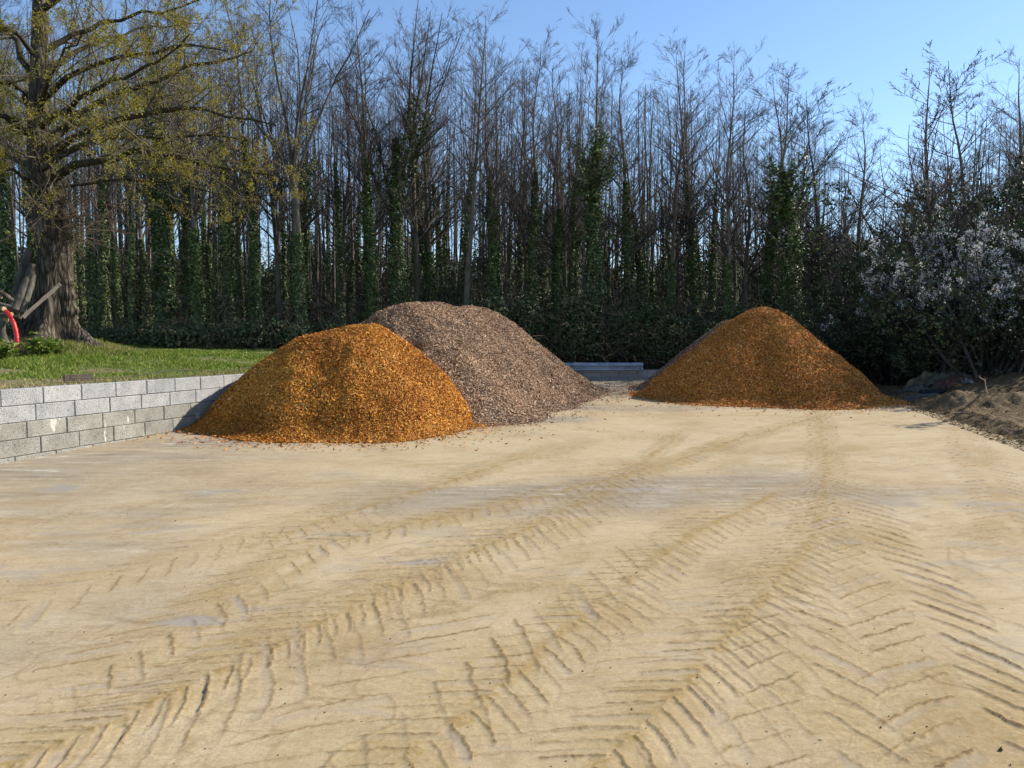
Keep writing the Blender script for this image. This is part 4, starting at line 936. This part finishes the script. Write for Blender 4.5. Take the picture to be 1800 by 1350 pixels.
def plank(name, label, p0, p1, wd, th, roll=0, cat='plank', group=None, m='plank'):
    p0, p1 = Vector(p0), Vector(p1); d = p1-p0; L = d.length
    bm = bmesh.new(); bmesh.ops.create_cube(bm, size=1); bmesh.ops.scale(bm, vec=(wd, th, L), verts=bm.verts)
    bmesh.ops.subdivide_edges(bm, edges=[e for e in bm.edges if abs(e.verts[0].co.z-e.verts[1].co.z) > .1], cuts=6)
    rr = random.Random(name+label)
    for v in bm.verts: v.co += Vector((rr.uniform(-1, 1)*.006, rr.uniform(-1, 1)*.004, 0))
    bmesh.ops.translate(bm, vec=(0, 0, L/2), verts=bm.verts); bmesh.ops.bevel(bm, geom=bm.edges[:], offset=.004, segments=1, affect='EDGES')
    me = bpy.data.meshes.new(name); bm.to_mesh(me); bm.free(); me.materials.append(M[m])
    o = bpy.data.objects.new(name, me); COL.objects.link(o); o.location = p0; q = d.to_track_quat('Z', 'Y'); o.rotation_mode = 'QUATERNION'
    from mathutils import Quaternion
    o.rotation_quaternion = q @ Quaternion((0, 0, 1), roll); tag(o, label, cat, group); return o
plank('plank', 'long weathered plank propped diagonally across the front of the oak trunk', A(40, 558, 12.95), A(106, 499, 13.4), .06, .035, 1.2)
plank('plank', 'short board sticking up beside the pale log ends near the oak root', A(28, 556, 13.2), A(40, 541, 13.3), .05, .02, .3)
plank('plank', 'small narrow board beside the short one near the oak root', A(34, 560, 13.15), A(46, 545, 13.25), .05, .02, .3)
zb = lambda x, y: float(bankz(np.array(x), np.array(y)))
q0, q1 = A(112, 663, 9.55), A(162, 663, 9.85)
plank('plank', 'rotten brown board lying in the grass just above the block wall', (q0[0], q0[1], zb(q0[0], q0[1])+.07), (q1[0], q1[1], zb(q1[0], q1[1])+.07), .035, .09, 0, m='wire')
def pipe():
    pts = [(9, 546, 12.75), (18, 556, 12.72), (24, 568, 12.7), (28, 582, 12.68), (30, 596, 12.66), (31, 612, 12.65)]
    P = np.array([A(*p) for p in pts]); O = P[-1].copy(); root = empty('corrugated_pipe', tuple(O)); tag(root, 'red corrugated plastic pipe curving down beside the log pile', 'pipe')
    k = 90; t = np.linspace(0, len(pts)-1, k); q = np.stack([np.interp(t, np.arange(len(pts)), P[:, c]) for c in range(3)], 1)
    ker = np.hanning(25); ker /= ker.sum(); q = np.stack([np.convolve(np.pad(q[:, c], 12, mode='edge'), ker, 'valid') for c in range(3)], 1)-O
    Rd = .037+.003*np.sin(np.arange(k)*math.pi/1.5)
    V, Fq = tubes([(q[None], Rd[None], 16)]); tube_o = mesh_np('tube', V, Fq, M['red'], root, smooth=True)
    V, Fq = tubes([(q[None, :12], np.full((1, 12), .029), 12)]); mesh_np('tube_inner', V, Fq[:, ::-1], M['red'], tube_o, smooth=True)
pipe()
# wire along the wall top
def wire():
    pts = np.array([[wallX(y)-.30-.05*math.sin(y*2.1), y, 0] for y in np.linspace(9.3, 14, 40)])
    pts[:, 2] = bankz(pts[:, 0], pts[:, 1])+.09+.03*np.sin(pts[:, 1]*3)
    V, Fq = tubes([(pts[None], np.full((1, 40), .007), 5)]); o = mesh_np('fence_wire', V, Fq, M['wire'], None, True); tag(o, 'slack rusty fence wire running along the top of the block wall', 'wire')
wire()

# ------------------------------------------------------------------ grass on the bank
def grass():
    g = np.random.default_rng(12)
    n = 300000; y = 6.5+15.2*g.random(n)**1.2; x = wallX(y)-.12-10.0*g.random(n)**1.1
    cl = fbm(x*1.2, y*1.2, 91)+.6*fbm(x*5, y*5, 92); wr = fbm(x*.35, y*1.1, 31)-.02
    keep = (g.random(n) < np.clip(.60+1.1*cl-2.6*np.clip(wr, 0, .5), .08, 1)) & (np.hypot(x-OAK[0], y-OAK[1]) > .62)
    x, y, cl, wr = x[keep], y[keep], cl[keep], wr[keep]; n = len(x); z = bankz(x, y)
    h = np.clip(.028+.05*np.clip(cl+.25, 0, 1)+.02*g.random(n)-.04*np.clip(wr, 0, .6)+.08*sstep(18.8, 20.2, y)*g.random(n)+.06*np.exp(-((x-OAK[0])**2+(y-OAK[1])**2)/1.6), .015, .2)
    a = g.uniform(0, 6.28, n); w_ = .004+.0006*y; ln = g.normal(size=(n, 2))*.5*h[:, None]
    B0 = np.stack([x, y, z-.008], 1); sd_ = np.stack([np.cos(a)*w_, np.sin(a)*w_, 0*w_], 1)
    V = np.stack([B0-sd_, B0+sd_, B0+np.stack([ln[:, 0], ln[:, 1], h], 1)], 1); Fq = np.arange(n*3).reshape(-1, 3)
    o = mesh_np('grass', V.reshape(-1, 3), Fq, M['grass']); o['kind'] = 'stuff'; o['label'] = 'short green grass covering the bank'
    # dry stems round the oak roots and the wall edge
    n = 3500; rr = g.uniform(.5, 1.35, n); aa = g.uniform(-2.6, .6, n); x = OAK[0]+.25+rr*np.cos(aa); y = OAK[1]+rr*np.sin(aa)
    n2 = 1500; y2 = g.uniform(7, 14, n2); x = np.concatenate([x, wallX(y2)-.12-.15*g.random(n2)]); y = np.concatenate([y, y2]); n += n2
    z = bankz(x, y); h = g.uniform(.03, .13, n); a = g.uniform(0, 6.28, n); ln = g.normal(size=(n, 2))*.7*h[:, None]
    B0 = np.stack([x, y, z-.01], 1); sd_ = np.stack([np.cos(a)*.006, np.sin(a)*.006, 0*a], 1)
    V = np.stack([B0-sd_, B0+sd_, B0+np.stack([ln[:, 0], ln[:, 1], h], 1)], 1)
    o = mesh_np('dry_grass', V.reshape(-1, 3), np.arange(n*3).reshape(-1, 3), M['drygrass']); o['kind'] = 'stuff'; o['label'] = 'dry straw-coloured grass at the oak roots and wall edge'
grass()
def leafy_plant(px, py, Y, label, n=170, r=.22, seed=0):
    g = np.random.default_rng(seed); p = A(px, py, Y); z = zb(p[0], Y); root = empty('leafy_plant', (p[0], Y, z)); tag(root, label, 'plant')
    P = np.zeros((1, 2, 3)); P[0, 1, 2] = .03
    s = spawn(P, np.full((1, 2), .004), 36, (0, 1), (R(10), R(70)), (.15, .36), 5, -.1, .1, (.8, 1), g, .5, absl=True, tipshort=0)
    V, Fq = tubes([(s[0], s[1], 3)]); mesh_np('stems', V, Fq, M['grass'], root)
    C = along(s[0], n, g, .4, 1.)+g.normal(size=(n, 3))*.03
    V, Fq = leaves(C, g.normal(size=(n, 3))*.5+[0, -.3, 1], g.uniform(.07, .14, n), g, .5); mesh_np('leaves', V, Fq, M['grass'], root)
leafy_plant(88, 598, 12.75, 'leafy green weed clump growing at the oak roots', 240, seed=1)
leafy_plant(8, 612, 12.3, 'leafy green weed under the log pile at the left edge', 160, seed=2)
leafy_plant(60, 604, 12.8, 'small green weed between the red pipe and the oak', 110, seed=3)

# ------------------------------------------------------------------ debris on the right bank
def sheet(name, label, px, py, Y, W, D, hgt, seed, m, rz=0, sag=.5):
    g = np.random.default_rng(seed); p = A(px, py, Y); nx, ny = 34, 22
    u, v = np.meshgrid(np.linspace(-1, 1, nx), np.linspace(-1, 1, ny))
    x = u*W/2*(1+.12*fbm(v*2, u, seed)); y = v*D/2*(1+.15*fbm(u*2, v, seed+1))
    z = .8*hgt*np.clip(1-(u*u)**sag*.9-.7*v*v, 0, 1)+.6*hgt*fbm(u*2.5+3, v*2.5, seed+2)+.5*hgt*np.abs(fbm(u*5+2*fbm(v*2, u*2, seed), v*3, seed+3))
    x = x+.05*fbm(u*4, v*4, seed+7); y = y+.05*fbm(u*4+9, v*4, seed+8)
    c, s = math.cos(rz), math.sin(rz); X = p[0]+c*x-s*y; Yw = Y+s*x+c*y
    gz = np.maximum(comp_h(X, Yw), terr(X, Yw)); Z = gz+np.maximum(z, .012)
    V = np.stack([X, Yw, Z], -1).reshape(-1, 3); O = np.array([p[0], Y, float(gz.mean())])
    V2 = V.copy(); V2[:, 2] -= .008; f = grid_faces(ny, nx)
    o = mesh_np(name, np.concatenate([V, V2])-O, np.concatenate([f, f[:, ::-1]+len(V)]), m, None, True); o.location = O; tag(o, label, 'debris', 'debris dumped on the right bank')
cm = lambda n, a, b_, r=.8: noise_mat(n, [(.3, a), (.7, b_)], 5, rough=r, bscale=14, bst=.4)
tan, red_, blue_, gry, wht, yel = cm('tan_canvas', (.10, .08, .05), (.24, .19, .12)), cm('faded_red_sheet', (.085, .042, .032), (.17, .08, .062)), cm('blue_sheet', (.012, .013, .017), (.032, .035, .045), .5), cm('grey_sheet', (.055, .048, .038), (.14, .125, .10)), cm('dirty_white_sheet', (.16, .16, .15), (.34, .34, .32)), cm('yellow_sheet', (.2, .14, .04), (.34, .25, .08))
sheet('tarpaulin', 'long tan canvas lying on top of the debris', 1645, 656, 16.0, 1.35, .5, .26, 3, tan, .12, 1.5)
sheet('tarpaulin', 'narrow grey-green canvas folded over the top of the debris', 1660, 660, 15.75, 1.0, .35, .22, 13, cm('grey_green_canvas', (.07, .07, .05), (.17, .16, .12)), -.12, 1.5)
sheet('tarpaulin', 'faded red sheet crumpled under the tan canvas', 1668, 670, 15.45, .6, .35, .17, 4, red_, -.15, 1.2)
sheet('tarpaulin', 'small red rag in front of the larger red sheet', 1672, 680, 15.15, .34, .25, .10, 14, red_, .5)
sheet('tarpaulin', 'dark slate blue plastic sheet at the front of the debris', 1642, 684, 14.95, .55, .3, .07, 5, blue_, .25)
sheet('tarpaulin', 'grey crumpled sheet at the left end of the debris', 1605, 672, 15.5, .7, .4, .13, 6, gry, .3)
sheet('tarpaulin', 'flat grey sheet spread between the heap and the blue plastic', 1612, 686, 14.6, .8, .4, .05, 16, gry, .1)
sheet('tarpaulin', 'dirty whitish plastic bag at the right end of the debris', 1698, 674, 15.3, .24, .2, .11, 7, wht, 0)
sheet('tarpaulin', 'small yellow plastic scrap beside the red rag', 1684, 682, 15.0, .12, .12, .06, 8, yel, 0)
sheet('tarpaulin', 'reddish brown sheet half buried behind the bare stick', 1725, 674, 15.9, .85, .4, .08, 9, red_, 0)
def stick(label, pts, r, seed=0, m='plank'):
    g = np.random.default_rng(seed); P = np.array([A(*p) for p in pts]); O = P[0].copy(); root = empty('stick', tuple(O)); tag(root, label, 'stick')
    P = (P-O)[None]; Rd = np.linspace(r, r*.5, len(pts))[None]
    t = spawn(P, Rd, 4, (.3, 1), (R(30), R(60)), (.12, .3), 4, .1, .1, (.5, .7), g, .5)
    V, Fq = tubes([(P, Rd, 6)]); mesh_np('stem', V, Fq, M[m], root, smooth=True); V, Fq = tubes([(t[0], t[1], 4)]); mesh_np('side_twigs', V, Fq, M[m], root, smooth=True)
stick('bare crooked stick standing up out of the compost bank', [(1742, 712, 13.3), (1735, 695, 13.35), (1733, 680, 13.4), (1731, 668, 13.4), (1722, 664, 13.4)], .014, 1, 'cutwood')
stick('short dark stick lying on the compost near the slab edge', [(1680, 727, 11.6), (1690, 725, 11.65), (1700, 726, 11.7)], .014, 2, 'wire')
stick('long twig lying on the compost at the right edge', [(1760, 752, 9.9), (1780, 764, 9.7), (1795, 772, 9.6)], .010, 3, 'plank')
# crumbs and straw on the compost
def crumbs():
    g = np.random.default_rng(31); n = 42000; y = 5.5+11*g.random(n)**1.2; e = g.uniform(-.15, 1, n)**1
    e = np.where(g.random(n) < .35, g.uniform(-.12, .5, n), g.uniform(0, 5, n)); x = edgeX(y)+e
    z = np.maximum(comp_h(x, y), SLOPE*y); C = np.stack([x, y, z+.006], 1); s = g.uniform(.005, .018, n)*np.where(g.random(n) < .04, 2.5, 1)
    a = unit(g.normal(size=(n, 3))*[1, 1, .4]); b_ = unit(g.normal(size=(n, 3))); s = s[:, None]; w_ = s*g.uniform(.15, .5, (n, 1))
    V = np.stack([C-a*s, C+a*s, C+b_*w_, C+[0, 0, 1]*w_], 1); i = np.arange(n)[:, None]*4
    Fq = np.concatenate([i+np.array([q]) for q in ([0, 1, 2], [0, 3, 1])])
    o = mesh_np('compost_crumbs', V.reshape(-1, 3), Fq, island_mat('compost_crumbs', [(0, (.08, .05, .025)), (.6, (.2, .135, .065)), (.95, (.32, .235, .12)), (1, (.45, .37, .24))], .9, .1)); o['kind'] = 'stuff'
    # grit on the slab
    n = 450; y = 2.2+11*g.random(n)**1.4; x = g.uniform(-.75, .75, n)*y; ok = (x > wallX(y)+.1) & (x < edgeX(y)); x, y = x[ok], y[ok]; n = len(x)
    z = slab_field(x, y)[0]; s = g.uniform(.0015, .0055, (n, 1))*np.where(g.random((n, 1)) < .05, 2., 1); C = np.stack([x, y, z+s[:, 0]*.5], 1)
    D = np.array([[1, 0, 0], [-1, 0, 0], [0, 1, 0], [0, -1, 0], [0, 0, 1], [0, 0, -1]], float)
    V = C[:, None]+D[None]*s[:, None]*g.uniform(.5, 1.2, (n, 6, 1)); i = np.arange(n)[:, None]*6
    Fq = np.concatenate([i+np.array([q]) for q in ([0, 2, 4], [2, 1, 4], [1, 3, 4], [3, 0, 4], [2, 0, 5], [1, 2, 5], [3, 1, 5], [0, 3, 5])])
    o = mesh_np('grit', V.reshape(-1, 3), Fq, island_mat('grit', [(0, (.05, .04, .03)), (1, (.2, .15, .1))], .9, .1)); o['kind'] = 'stuff'
crumbs()
